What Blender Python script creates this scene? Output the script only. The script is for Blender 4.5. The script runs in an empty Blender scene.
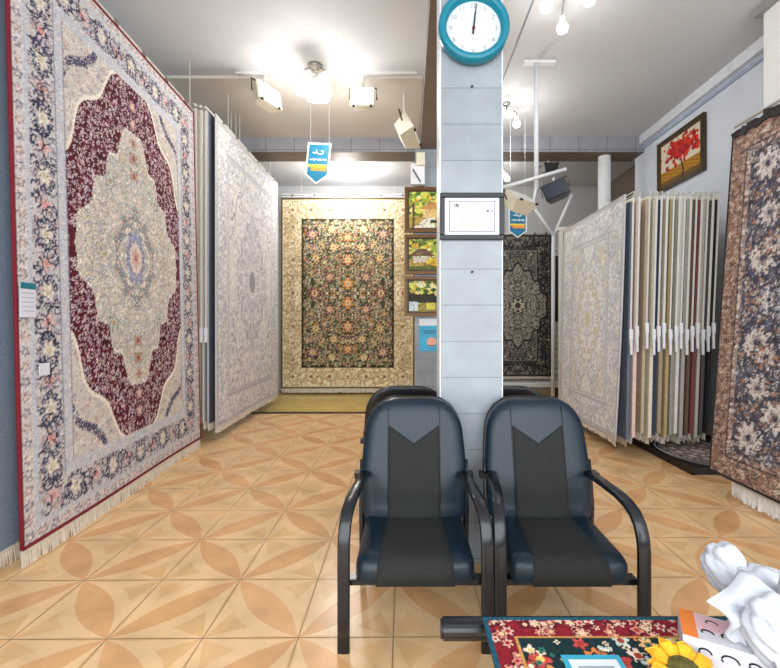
import bpy, bmesh, math, random
import numpy as np
from mathutils import Vector, Matrix, Euler
PI = math.pi
S = bpy.context.scene
COL = S.collection
rnd = random.Random(7)

# ------------------------------------------------------------------ camera, world, light, exposure
F, PX, PY, H = 413.0, 408.0, 325.0, 1.31
def at(px, py, Y):
    return Vector(((px - PX) * Y / F, Y, H + (PY - py) * Y / F))
def lin(c):
    return tuple((v / 12.92 if v <= .04045 else ((v + .055) / 1.055) ** 2.4) for v in c)
def rgb(r, g, b):
    return lin((r / 255, g / 255, b / 255))

cd = bpy.data.cameras.new('camera'); cam = bpy.data.objects.new('camera', cd); COL.objects.link(cam)
cam.location = (0, 0, H); cam.rotation_euler = (PI / 2, 0, 0)
cd.sensor_width = 36; cd.lens = 36 * F / 780
cd.shift_x = (390 - PX) / 780; cd.shift_y = -(334 - PY) / 780
cd.clip_start = .02
S.camera = cam
w = bpy.data.worlds.new('daylight'); S.world = w; w.use_nodes = True
bg = w.node_tree.nodes['Background']
bg.inputs[0].default_value = (.80, .90, 1.0, 1); bg.inputs[1].default_value = .9
def area(name, loc, rot, sx, sy, power, color):
    l = bpy.data.lights.new(name, 'AREA'); l.shape = 'RECTANGLE'; l.size = sx; l.size_y = sy
    l.energy = power; l.color = color
    o = bpy.data.objects.new(name, l); COL.objects.link(o); o.location = loc; o.rotation_euler = rot
    return o
area('shop_window_light', (0.2, -1.75, 2.0), (PI / 2, 0, 0), 6.4, 3.4, 225, (.94, .97, 1.0))
S.view_settings.view_transform = 'Standard'; S.view_settings.look = 'None'
S.view_settings.exposure = .14; S.view_settings.gamma = 1; S.view_settings.use_curve_mapping = False
def bulb_light(name, loc, power, color=(1, .975, .945), r=.06, parent=None):
    l = bpy.data.lights.new(name, 'POINT'); l.energy = power; l.color = color; l.shadow_soft_size = r
    o = bpy.data.objects.new(name, l); COL.objects.link(o); o.location = loc
    if parent: o.parent = parent
    return o

# ------------------------------------------------------------------ materials
_m = {}
def mat(name, c, rough=.6, metal=0, var=.06, scale=12, bump=0, emit=0, spec=.5, coat=0):
    if name in _m: return _m[name]
    m = bpy.data.materials.new(name); m.use_nodes = True; nt = m.node_tree; b = nt.nodes['Principled BSDF']
    b.inputs['Roughness'].default_value = rough; b.inputs['Metallic'].default_value = metal
    b.inputs['Specular IOR Level'].default_value = spec; b.inputs['Coat Weight'].default_value = coat
    tc = nt.nodes.new('ShaderNodeTexCoord'); nz = nt.nodes.new('ShaderNodeTexNoise')
    nz.inputs['Scale'].default_value = scale; nz.inputs['Detail'].default_value = 4
    nt.links.new(tc.outputs['Object'], nz.inputs['Vector'])
    r = nt.nodes.new('ShaderNodeValToRGB'); c = rgb(*c)
    r.color_ramp.elements[0].position = .3; r.color_ramp.elements[1].position = .7
    r.color_ramp.elements[0].color = (*[max(0, v * (1 - var)) for v in c], 1)
    r.color_ramp.elements[1].color = (*[min(1, v * (1 + var)) for v in c], 1)
    nt.links.new(nz.outputs['Fac'], r.inputs['Fac']); nt.links.new(r.outputs['Color'], b.inputs['Base Color'])
    if bump:
        bp = nt.nodes.new('ShaderNodeBump'); bp.inputs['Strength'].default_value = bump; bp.inputs['Distance'].default_value = .01
        nt.links.new(nz.outputs['Fac'], bp.inputs['Height']); nt.links.new(bp.outputs['Normal'], b.inputs['Normal'])
    if emit:
        nt.links.new(r.outputs['Color'], b.inputs['Emission Color']); b.inputs['Emission Strength'].default_value = emit
    _m[name] = m; return m
def vmat(name, rough=.9, var=.15, scale=60, spec=.3, bump=0, tint=None, coat=0):
    """colour from the mesh's woven / printed pattern, broken up with noise"""
    if name in _m: return _m[name]
    m = bpy.data.materials.new(name); m.use_nodes = True; nt = m.node_tree; b = nt.nodes['Principled BSDF']
    b.inputs['Roughness'].default_value = rough; b.inputs['Specular IOR Level'].default_value = spec
    b.inputs['Coat Weight'].default_value = coat; b.inputs['Coat Roughness'].default_value = .12
    at_ = nt.nodes.new('ShaderNodeAttribute'); at_.attribute_name = 'Col'
    tc = nt.nodes.new('ShaderNodeTexCoord'); nz = nt.nodes.new('ShaderNodeTexNoise')
    nz.inputs['Scale'].default_value = scale; nz.inputs['Detail'].default_value = 3
    nt.links.new(tc.outputs['Object'], nz.inputs['Vector'])
    mr = nt.nodes.new('ShaderNodeMapRange'); mr.inputs['From Min'].default_value = .3; mr.inputs['From Max'].default_value = .7
    mr.inputs['To Min'].default_value = 1 - var; mr.inputs['To Max'].default_value = 1 + var
    nt.links.new(nz.outputs['Fac'], mr.inputs['Value'])
    mx = nt.nodes.new('ShaderNodeMix'); mx.data_type = 'RGBA'; mx.blend_type = 'MULTIPLY'; mx.inputs['Factor'].default_value = 1
    nt.links.new(at_.outputs['Color'], mx.inputs['A']); nt.links.new(mr.outputs['Result'], mx.inputs['B'])
    nt.links.new(mx.outputs['Result'], b.inputs['Base Color'])
    if bump:
        bp = nt.nodes.new('ShaderNodeBump'); bp.inputs['Strength'].default_value = bump; bp.inputs['Distance'].default_value = .005
        nt.links.new(nz.outputs['Fac'], bp.inputs['Height']); nt.links.new(bp.outputs['Normal'], b.inputs['Normal'])
    _m[name] = m; return m
def tilemat(name, c, mortar, bw, bh, offset, rough, axis='XZ', msize=.006, var=.06, phase=0):
    if name in _m: return _m[name]
    m = bpy.data.materials.new(name); m.use_nodes = True; nt = m.node_tree; b = nt.nodes['Principled BSDF']
    b.inputs['Roughness'].default_value = rough
    tc = nt.nodes.new('ShaderNodeTexCoord'); mp = nt.nodes.new('ShaderNodeMapping')
    if axis == 'XZ': mp.inputs['Rotation'].default_value = (-PI / 2, 0, 0)
    mp.inputs['Location'].default_value = (0, phase, 0)
    nt.links.new(tc.outputs['Object'], mp.inputs['Vector'])
    br = nt.nodes.new('ShaderNodeTexBrick'); br.offset = offset; br.squash = 1
    br.inputs['Scale'].default_value = 1; br.inputs['Brick Width'].default_value = bw; br.inputs['Row Height'].default_value = bh
    br.inputs['Mortar Size'].default_value = msize; br.inputs['Bias'].default_value = 0
    c = rgb(*c); br.inputs['Color1'].default_value = (*[v * (1 - var) for v in c], 1); br.inputs['Color2'].default_value = (*[min(1, v * (1 + var)) for v in c], 1)
    br.inputs['Mortar'].default_value = (*rgb(*mortar), 1)
    nt.links.new(mp.outputs['Vector'], br.inputs['Vector'])
    nz = nt.nodes.new('ShaderNodeTexNoise'); nz.inputs['Scale'].default_value = 6; nz.inputs['Detail'].default_value = 6
    nt.links.new(tc.outputs['Object'], nz.inputs['Vector'])
    mr = nt.nodes.new('ShaderNodeMapRange'); mr.inputs['From Min'].default_value = .3; mr.inputs['From Max'].default_value = .75
    mr.inputs['To Min'].default_value = .9; mr.inputs['To Max'].default_value = 1.12
    nt.links.new(nz.outputs['Fac'], mr.inputs['Value'])
    mx = nt.nodes.new('ShaderNodeMix'); mx.data_type = 'RGBA'; mx.blend_type = 'MULTIPLY'; mx.inputs['Factor'].default_value = 1
    nt.links.new(br.outputs['Color'], mx.inputs['A']); nt.links.new(mr.outputs['Result'], mx.inputs['B'])
    nt.links.new(mx.outputs['Result'], b.inputs['Base Color'])
    _m[name] = m; return m

# ------------------------------------------------------------------ mesh helpers
def tag(o, label=None, cat=None, group=None, kind=None):
    if label: o['label'] = label
    if cat: o['category'] = cat
    if group: o['group'] = group
    if kind: o['kind'] = kind
    return o
def thing(name, label, cat, loc=(0, 0, 0), rot=(0, 0, 0), group=None):
    o = bpy.data.objects.new(name, None); COL.objects.link(o); o.empty_display_size = .1
    o.location = loc; o.rotation_euler = rot
    return tag(o, label, cat, group)
class MB:
    def __init__(s): s.v = []; s.f = []; s.c = []
    def add(s, vs, fs, col=None):
        n = len(s.v); s.v += [tuple(p) for p in vs]; s.f += [tuple(i + n for i in f) for f in fs]
        s.c += [col] * len(fs); return s
    def box(s, c, d, M=None, col=None):
        x, y, z = d[0] / 2, d[1] / 2, d[2] / 2
        vs = [Vector((i, j, k)) for i in (-x, x) for j in (-y, y) for k in (-z, z)]
        if M is not None: vs = [M @ p for p in vs]
        vs = [p + Vector(c) for p in vs]
        return s.add(vs, [(0, 1, 3, 2), (4, 6, 7, 5), (0, 4, 5, 1), (2, 3, 7, 6), (0, 2, 6, 4), (1, 5, 7, 3)], col)
    def tube(s, pts, r, n=8, flat=None, side=(1, 0, 0), col=None):
        """flat: (half width along 'side', half thickness) for a flattened bar"""
        pts = [Vector(p) for p in pts]; rings = []; up0 = Vector((0, 0, 1))
        for i, p in enumerate(pts):
            t = (pts[min(i + 1, len(pts) - 1)] - pts[max(i - 1, 0)]).normalized()
            if flat: a = Vector(side); a = (a - t * a.dot(t)).normalized()
            else:
                a = t.cross(up0)
                if a.length < .05: a = t.cross(Vector((0, 1, 0)))
                a.normalize()
            b = t.cross(a).normalized()
            rr = r[i] if isinstance(r, (list, tuple)) else r
            ring = []
            for k in range(n):
                q = 2 * PI * k / n; cx, sy = math.cos(q), math.sin(q)
                if flat:
                    e = .45
                    ring.append(p + a * flat[0] * math.copysign(abs(cx) ** e, cx) + b * flat[1] * math.copysign(abs(sy) ** e, sy))
                else: ring.append(p + a * rr * cx + b * rr * sy)
            rings.append(ring)
        vs = [q for g in rings for q in g]; fs = []
        for i in range(len(pts) - 1):
            for k in range(n):
                fs.append((i * n + k, i * n + (k + 1) % n, (i + 1) * n + (k + 1) % n, (i + 1) * n + k))
        fs.append(tuple(range(n - 1, -1, -1))); fs.append(tuple((len(pts) - 1) * n + k for k in range(n)))
        return s.add(vs, fs, col)
    def lathe(s, prof, n=24, M=None, col=None):
        vs = []; fs = []; m = len(prof)
        for k in range(n):
            q = 2 * PI * k / n
            for r, z in prof:
                p = Vector((r * math.cos(q), r * math.sin(q), z)); vs.append(M @ p if M is not None else p)
        for k in range(n):
            for i in range(m - 1):
                fs.append((k * m + i, ((k + 1) % n) * m + i, ((k + 1) % n) * m + i + 1, k * m + i + 1))
        return s.add(vs, fs, col)
    def grid(s, fn, nu, nv, col=None):
        vs = [fn(i / nu, j / nv) for j in range(nv + 1) for i in range(nu + 1)]
        fs = [(j * (nu + 1) + i, j * (nu + 1) + i + 1, (j + 1) * (nu + 1) + i + 1, (j + 1) * (nu + 1) + i) for j in range(nv) for i in range(nu)]
        return s.add(vs, fs, col)
    def build(s, name, m, parent=None, smooth=False, bevel=0, loc=None, rot=None, solid=0):
        me = bpy.data.meshes.new(name); me.from_pydata(s.v, [], s.f)
        if any(c is not None for c in s.c):
            a = me.color_attributes.new('Col', 'FLOAT_COLOR', 'CORNER')
            buf = []
            for f, c in zip(s.f, s.c): buf += list((*(c or (.5, .5, .5)), 1)) * len(f)
            a.data.foreach_set('color', buf)
        bm = bmesh.new(); bm.from_mesh(me); bmesh.ops.recalc_face_normals(bm, faces=bm.faces[:]); bm.to_mesh(me); bm.free()
        o = bpy.data.objects.new(name, me); COL.objects.link(o); me.materials.append(m)
        if smooth: me.shade_smooth()
        if solid:
            q = o.modifiers.new('thickness', 'SOLIDIFY'); q.thickness = solid; q.offset = -1
        if bevel:
            q = o.modifiers.new('bevel', 'BEVEL'); q.width = bevel; q.segments = 2; q.limit_method = 'ANGLE'
        if parent: o.parent = parent
        if loc is not None: o.location = loc
        if rot is not None: o.rotation_euler = rot
        return o
def struct(name, mb, m, **k): return tag(mb.build(name, m, **k), kind='structure')
def box(c, d): return MB().box(c, d)
def span(x0, x1, y0, y1, z0, z1): return MB().box(((x0 + x1) / 2, (y0 + y1) / 2, (z0 + z1) / 2), (x1 - x0, y1 - y0, z1 - z0))
def grid_mesh(name, img, P, m, parent):
    """pattern array img[ny,nx,3] (sRGB 0..255, row 0 at the bottom) woven onto the surface P(u,v) -> arrays"""
    ny, nx = img.shape[:2]
    u, v = np.meshgrid(np.linspace(0, 1, nx), np.linspace(0, 1, ny))
    p = P(u, v).reshape(-1, 3).astype(np.float32)
    i = np.arange(ny * nx).reshape(ny, nx)
    q = np.stack([i[:-1, :-1], i[:-1, 1:], i[1:, 1:], i[1:, :-1]], -1).reshape(-1, 4)
    me = bpy.data.meshes.new(name); me.vertices.add(ny * nx); me.vertices.foreach_set('co', p.ravel())
    me.loops.add(q.size); me.loops.foreach_set('vertex_index', q.ravel().astype(np.int32))
    me.polygons.add(len(q)); me.polygons.foreach_set('loop_start', np.arange(0, q.size, 4, dtype=np.int32))
    me.update(calc_edges=True)
    c = np.clip(img / 255.0, 0, 1); c = np.where(c <= .04045, c / 12.92, ((c + .055) / 1.055) ** 2.4)
    a = me.color_attributes.new('Col', 'FLOAT_COLOR', 'POINT')
    a.data.foreach_set('color', np.concatenate([c, np.ones((ny, nx, 1))], -1).astype(np.float32).ravel())
    me.shade_smooth(); me.materials.append(m)
    o = bpy.data.objects.new(name, me); COL.objects.link(o)
    if parent: o.parent = parent
    return o

# common materials
WHITE = mat('white_paint', (226, 228, 232), .55, var=.02)
WHITEM = mat('white_metal', (210, 208, 200), .4, var=.03)
BLACK = mat('black_plastic', (17, 18, 21), .35, var=.1)
LEATH = mat('dark_leather', (15, 35, 48), .34, var=.12, scale=40, bump=.06, spec=.42)
MESHF = mat('mesh_fabric', (31, 33, 33), .85, var=.35, scale=160, bump=.15)
FRAMEM = mat('black_enamel', (20, 24, 30), .25, var=.05, spec=.6)
CHROME = mat('brushed_metal', (170, 168, 160), .3, metal=.9)
BULB = mat('lit_bulb', (255, 248, 238), .4, emit=8, var=.01)
SHADE = mat('lit_glass_shade', (250, 246, 238), .4, emit=.45, var=.01)
PILE = vmat('woven_pile', var=.16, scale=90, bump=.3)
PRINT = vmat('printed_surface', rough=.5, var=.03, scale=30)
BEIGEM = mat('cream_metal', (214, 208, 186), .45, var=.04)

# ------------------------------------------------------------------ the setting
CZ = 4.1; XR = 3.49; XL = -3.1; YB = 8.3; YF = -1.8
TS = .3985
def floor_mesh():
    mb = MB(); base = rgb(233, 190, 140); g = random.Random(3)
    cream = (236, 197, 147); tan = (224, 171, 117); mid = (231, 186, 132)
    def j(c, a=5):
        d = g.uniform(-a, a); return rgb(*[max(0, min(255, x + d)) for x in c])
    for ix in range(-9, 11):
        for iy in range(-10, 18):
            x0 = -.445 + ix * TS; y0 = 1.734 + iy * TS; e = .0022
            def T(u, v, flip):
                if flip: u = 1 - u
                return (x0 + e + u * (TS - 2 * e), y0 + e + v * (TS - 2 * e), 0)
            flip = (ix + iy) % 2 != 0
            def poly(pts, c):
                p = [T(u, v, flip) for u, v in pts]
                if flip: p = p[::-1]
                mb.add(p, [tuple(range(len(p)))], c)
            # one fat leaf along the diagonal between the two star corners, cream leaves beside it, quarter squares in the other corners
            n = 8
            def arc(w_):
                return [(t + w_ * math.sin(PI * t) ** .9 if 0 < t < 1 else t, t - w_ * math.sin(PI * t) ** .9 if 0 < t < 1 else t) for t in [i / n for i in range(n + 1)]]
            up = arc(.125); dn = arc(-.125)
            poly(up + dn[::-1][1:-1], j(tan))
            for sgn in (1, -1):
                fat = arc(.125 * sgn); edge = arc(.235 * sgn)
                edge = [(min(1, max(0, a)), min(1, max(0, b))) for a, b in edge]
                for i in range(n):
                    pts = [fat[i], edge[i], edge[i + 1], fat[i + 1]]
                    pts = [p for k, p in enumerate(pts) if k == 0 or (abs(p[0] - pts[k - 1][0]) + abs(p[1] - pts[k - 1][1])) > 1e-6]
                    if sgn < 0: pts = pts[::-1]
                    if len(pts) >= 3: poly(pts, rgb(*cream))
                # outer corner region
                cr = (1, 0) if sgn > 0 else (0, 1)
                cm = j(mid)
                for i in range(n):
                    pts = [edge[i], cr, edge[i + 1]]
                    if sgn < 0: pts = pts[::-1]
                    poly(pts, rgb(*cream) if i in (1, 2, n - 2, n - 3) else cm)
    o = tag(mb.build('floor', vmat('glazed_floor_tile', rough=.24, var=.13, scale=5, spec=.5), None), kind='structure')
    return o
fl = floor_mesh()
fl.rotation_euler.z = math.radians(.5)
struct('floor_grout', span(-4.3, 4.3, -2.4, 8.6, -.05, -.0012), mat('grout', (150, 122, 92), .8))
struct('floor_strip', span(-3.0, 3.4, 6.2, 8.25, .0015, .004), mat('olive_marble', (205, 175, 92), .15, var=.12, scale=3))
struct('trim_floor_line', span(-3.0, 3.4, 6.1, 6.2, .0015, .008), mat('dark_trim', (52, 34, 22), .4))
struct('ceiling', span(XL - .3, XR + .8, YF, YB + .2, CZ, CZ + .1), mat('ceiling_paint', (206, 208, 211), .8, var=.015, scale=2))
struct('ceiling_shade_panel', span(XL, .17, 4.62, 6.1, CZ - .03, CZ), mat('ceiling_shade_beige', (214, 207, 198), .8, var=.02, scale=2))  # added panel; its beige puts the dimmer lamp light on this ceiling into colour
struct('wall_left', span(XL - .15, XL, YF, YB, 0, CZ), mat('wall_white', (214, 220, 228), .8, var=.02, scale=2))
struct('wall_right', span(XR, XR + .15, YF, 6.35, 0, CZ), mat('wall_blue_white', (222, 229, 238), .7, var=.02, scale=2))
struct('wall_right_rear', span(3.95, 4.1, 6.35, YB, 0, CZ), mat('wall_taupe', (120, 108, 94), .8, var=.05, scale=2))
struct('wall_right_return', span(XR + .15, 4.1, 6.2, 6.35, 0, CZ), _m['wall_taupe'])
struct('wall_back', span(XL - .15, 4.1, YB, YB + .15, 0, CZ), mat('wall_grey', (196, 196, 196), .8, var=.03, scale=2))
struct('wall_front', span(XL - .15, XR + .15, YF - .3, YF - .15, 3.75, CZ).box((XL + .1, YF - .22, 2), (.5, .15, 4.1)).box((XR - .1, YF - .22, 2), (.5, .15, 4.1)), _m['wall_white'])
BTILE = tilemat('beam_tile', (150, 152, 160), (112, 110, 112), .42, .3, 0, .35)
struct('beam_cross', span(XL, XR, 6.1, 6.45, 3.87, CZ), BTILE)
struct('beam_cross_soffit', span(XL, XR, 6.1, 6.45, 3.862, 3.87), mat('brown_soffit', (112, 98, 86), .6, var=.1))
struct('beam_long', span(.174, .54, YF, 6.1, 3.87, CZ), mat('beam_grey', (150, 148, 146), .6))
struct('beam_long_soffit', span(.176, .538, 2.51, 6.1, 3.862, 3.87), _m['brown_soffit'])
struct('trim_ceiling_seam', span(1.07, 1.085, YF, 6.1, CZ - .006, CZ), mat('seam_grey', (140, 146, 158), .6))
CTILE = tilemat('column_tile', (146, 154, 161), (114, 122, 130), .8, .1985, 0, .16, msize=.0025, var=.03, phase=-.0295)
struct('column', span(.180, .516, 2.265, 2.50, 0, 3.87), CTILE, bevel=.006)
struct('column_rear', span(.10, .55, 6.0, 6.44, 0, 3.87), CTILE, bevel=.006)
struct('trim_column_corner', span(.511, .521, 2.268, 2.495, 0, 3.87), mat('white_corner', (226, 230, 234), .4))
struct('column_corner_trim', span(.174, .186, 2.268, 2.495, 0, 3.87), mat('white_corner', (236, 238, 240), .4))
struct('pilaster', span(3.10, XR, 3.05, 3.60, 0, 4.02), mat('pilaster_white', (238, 238, 236), .5, var=.01))
struct('pilaster_capital', span(3.05, XR, 3.0, 3.65, 4.02, CZ), mat('capital_grey', (150, 150, 150), .6))
struct('trim_right_cornice', span(XR - .07, XR, 3.6, 6.1, CZ - .12, CZ), mat('cornice_white', (236, 240, 246), .5))
struct('trim_right_cove', span(XR - .03, XR, 3.6, 6.1, CZ - .19, CZ - .15), mat('cove_blue', (172, 186, 208), .5))
mbp = MB().lathe([(0, 0), (.09, 0), (.09, 3.862), (0, 3.862)], 24)
struct('pipe_column', mbp, mat('pipe_white', (226, 230, 230), .35), smooth=False, loc=(2.98, 6.27, 0))

# ------------------------------------------------------------------ rug patterns
class Rug:
    """quarter of a four-fold symmetrical rug; x,y in metres from the centre, d = distance in from the edge"""
    def __init__(s, w_, h_, nx, ny, base, seed):
        s.w, s.h = w_, h_; s.nx, s.ny = nx // 2, ny // 2
        s.x, s.y = np.meshgrid((np.arange(s.nx) + .5) / s.nx * w_ / 2, (np.arange(s.ny) + .5) / s.ny * h_ / 2)
        s.d = np.minimum(w_ / 2 - s.x, h_ / 2 - s.y)
        s.a = np.zeros((s.ny, s.nx, 3)); s.a[:] = base; s.r = np.random.RandomState(seed)
    def paint(s, m, c): s.a[m] = c
    def win(s, cx, cy, r):
        i0 = max(0, int((cx - r) / (s.w / 2) * s.nx)); i1 = min(s.nx, int((cx + r) / (s.w / 2) * s.nx) + 2)
        j0 = max(0, int((cy - r) / (s.h / 2) * s.ny)); j1 = min(s.ny, int((cy + r) / (s.h / 2) * s.ny) + 2)
        return slice(j0, j1), slice(i0, i1)
    def flower(s, cx, cy, r, pet, cp, cc, co=None, mask=None, asp=1.0):
        sl = s.win(cx, cy, r * 1.4 * max(1, asp)); x = s.x[sl] - cx; y = (s.y[sl] - cy) / asp
        if x.size == 0: return
        ph = s.r.rand() * 6; R = np.hypot(x, y); A = np.arctan2(y, x)
        L = r * (.78 + .22 * np.cos(pet * A + ph)); t = s.a[sl]
        mk = mask[sl] if mask is not None else True
        if co is not None: t[(R < L * 1.3) & mk] = co
        t[(R < L) & mk] = cp
        t[(R < r * .38) & mk] = cc
    def ring(s, cx, cy, r, t_, c, mask=None, a0=None, span_=None):
        sl = s.win(cx, cy, r + t_); x = s.x[sl] - cx; y = s.y[sl] - cy
        if x.size == 0: return
        m = abs(np.hypot(x, y) - r) < t_
        if a0 is not None: m &= ((np.arctan2(y, x) - a0) % (2 * PI)) < span_
        if mask is not None: m &= mask[sl]
        s.a[sl][m] = c
    def scatter(s, mask, n, r0, r1, pal, cen, outl=None):
        js, is_ = np.nonzero(mask)
        if len(js) == 0: return
        for k in s.r.randint(0, len(js), n):
            r = s.r.uniform(r0, r1)
            c = pal[s.r.randint(len(pal))]; cc = cen[s.r.randint(len(cen))]
            s.flower(s.x[0, is_[k]], s.y[js[k], 0], r, s.r.choice([4, 5, 6]), c, cc, outl, mask)
    def curls(s, mask, n, r0, r1, t_, pal):
        js, is_ = np.nonzero(mask)
        for k in s.r.randint(0, len(js), n):
            s.ring(s.x[0, is_[k]], s.y[js[k], 0], s.r.uniform(r0, r1), t_, pal[s.r.randint(len(pal))], mask, s.r.rand() * 6.3, s.r.uniform(2.5, 5))
    def lace(s, mask, scale, t_, c, seed):
        """winding tendrils: level lines of a smooth random field"""
        g = np.random.RandomState(seed); f = np.zeros_like(s.x)
        for _ in range(22):
            a = g.rand() * 6.3; k = 2 * PI / (scale * g.uniform(.75, 1.5)); f += np.cos(k * (s.x * math.cos(a) + s.y * math.sin(a)) + g.rand() * 6.3)
        s.paint(mask & (abs(f / 4.7) < t_), c)
    def along(s, d0, step, fn):
        """call fn(cx,cy,k,horizontal) at even steps along the line at depth d0 from the edge"""
        hx, hy = s.w / 2 - d0, s.h / 2 - d0
        n = max(1, round(hy / step))
        for k in range(n + 1): fn(hx, k * hy / n, k, False)
        m = max(1, round(hx / step))
        for k in range(m): fn(k * hx / m, hy, k + (n + m) , True)
    def full(s, grain=7):
        q = np.concatenate([s.a[:, ::-1], s.a], 1); q = np.concatenate([q[::-1], q], 0)
        g = np.random.RandomState(5); return np.clip(q + g.normal(0, grain, q.shape[:2])[..., None], 0, 255)
def lobed(x, y, a, b, p, n, amp):
    th = np.arctan2(y / b, x / a); return (np.abs(x / a) ** p + np.abs(y / b) ** p) ** (1 / p) * (1 + amp * np.cos(n * th))

def pat_red(w_, h_):
    r = Rug(w_, h_, 250, 400, (196, 194, 196), 11); d, x, y = r.d, r.x, r.y
    MAR, NAV, IV, PK, GR, LG = (98, 24, 44), (44, 46, 66), (222, 214, 200), (206, 172, 168), (176, 180, 190), (206, 206, 210)
    b1 = d < .085; r.paint(b1, (212, 206, 206)); r.along(.050, .085, lambda a, b, k, hz: r.flower(a, b, .024, 5, (206, 176, 174) if k % 2 else (160, 162, 178), IV, (136, 126, 142)))
    r.scatter(b1, 260, .006, .012, [(120, 116, 132), (190, 154, 156), (232, 228, 224)], [IV])
    r.paint((d > .085) & (d < .115), (196, 200, 210)); r.paint((d > .094) & (d < .100), (140, 144, 158))
    b2 = (d > .115) & (d < .30); r.paint(b2, (204, 200, 202))
    r.scatter(b2, 300, .008, .018, [(206, 176, 174), (206, 196, 190), (160, 162, 180)], [IV, (150, 126, 134)], (140, 138, 152))
    def wreath(a, b, k, hz):
        if k % 2 == 0:
            for q in range(9):
                t = q / 9 * 6.283; r.flower(a + .060 * math.cos(t), b + .080 * math.sin(t), .019, 5, (78, 82, 104), (190, 190, 200), (50, 52, 74), b2)
            r.flower(a, b, .046, 6, (228, 222, 210), (206, 196, 170), (186, 176, 178), b2, 1.25)
        else:
            r.flower(a, b, .056, 5, (218, 190, 186), (212, 150, 146), (166, 158, 168), b2)
            r.curls(b2 & (np.hypot(x - a, y - b) < .15), 16, .02, .06, .0045, [(48, 50, 74), (74, 76, 100)])
    r.along(.21, .165, wreath); r.lace(b2, .11, .035, (50, 54, 80), 3)
    b3 = (d > .30) & (d < .38); r.paint(b3, (198, 202, 212)); r.scatter(b3, 320, .007, .015, [(216, 212, 210), (182, 188, 204), (222, 214, 208)], [(206, 192, 190)])
    r.paint((d > .302) & (d < .308), (140, 142, 158)); r.paint((d > .372) & (d < .380), (150, 146, 158))
    fld = d >= .38
    r.paint(fld, (206, 200, 194)); r.scatter(fld, 700, .010, .026, [(222, 214, 200), (190, 184, 190), (208, 188, 182), (226, 222, 212)], [(190, 160, 150), (160, 158, 170)])
    cor = lobed(x, y, .90, 1.42, 1.5, 12, .035)
    band = fld & (cor > 1.17) & (cor < 1.23); r.scatter(band, 90, .010, .020, [(58, 58, 84), (90, 90, 116)], [(190, 180, 186)])
    mar = fld & (cor < 1.0)
    r.paint(mar, MAR); r.scatter(mar, 1700, .010, .021, [(214, 186, 190), (196, 160, 168), (222, 206, 204), (176, 168, 184)], [MAR, (150, 70, 86), (200, 196, 200)], (84, 20, 40))
    r.lace(mar, .075, .20, (88, 16, 36), 9); r.lace(mar, .10, .08, (56, 14, 38), 12)
    r.paint(fld & (cor > 1.0) & (cor < 1.025), (240, 232, 220))
    med = lobed(x, y, .70, 1.08, 1.10, 16, .045); mm = fld & (med < 1)
    r.paint(mm, (232, 226, 214)); r.paint(mm & (med > .965), (246, 240, 226))
    r.scatter(mm, 900, .009, .024, [(244, 240, 232), (222, 216, 204), (206, 206, 210), (226, 208, 202), (212, 216, 214)], [(186, 172, 150), (160, 160, 172), (196, 156, 150)], (204, 196, 184))
    r.curls(mm, 260, .02, .05, .004, [(180, 178, 172), (200, 188, 164), (162, 164, 168)])
    c2 = lobed(x, y, .26, .36, 1.6, 10, .08); r.scatter(mm & (c2 > .75) & (c2 < 1.05), 120, .012, .024, [(170, 176, 170), (206, 170, 160), (140, 148, 160)], [(226, 216, 190)], (130, 130, 140))
    c3 = lobed(x, y, .135, .215, 2, 10, .07); r.paint(c3 < 1, (150, 156, 184)); r.scatter(c3 < 1, 60, .010, .018, [(110, 116, 150), (206, 190, 190)], [(220, 214, 210)])
    r.paint(c3 < .58, (226, 206, 196)); r.flower(0, 0, .05, 6, (214, 170, 160), (180, 120, 110), (196, 186, 186), None, 1.5)
    for yy in (.66, .80, .92): r.flower(0, yy, .05 if yy < .9 else .035, 5, (196, 150, 136), (150, 90, 84), (150, 140, 120))
    r.flower(.30, .52, .05, 6, (196, 204, 196), (180, 150, 120), (140, 140, 140)); r.flower(.42, 0, .05, 6, (206, 196, 170), (150, 150, 160), (150, 150, 140))
    for yy in (1.08, 1.22): r.flower(0, yy, .055, 5, (196, 150, 150), (220, 200, 180), (60, 30, 60))
    r.paint(d < .016, (120, 14, 34))
    return r.full(9)
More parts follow.
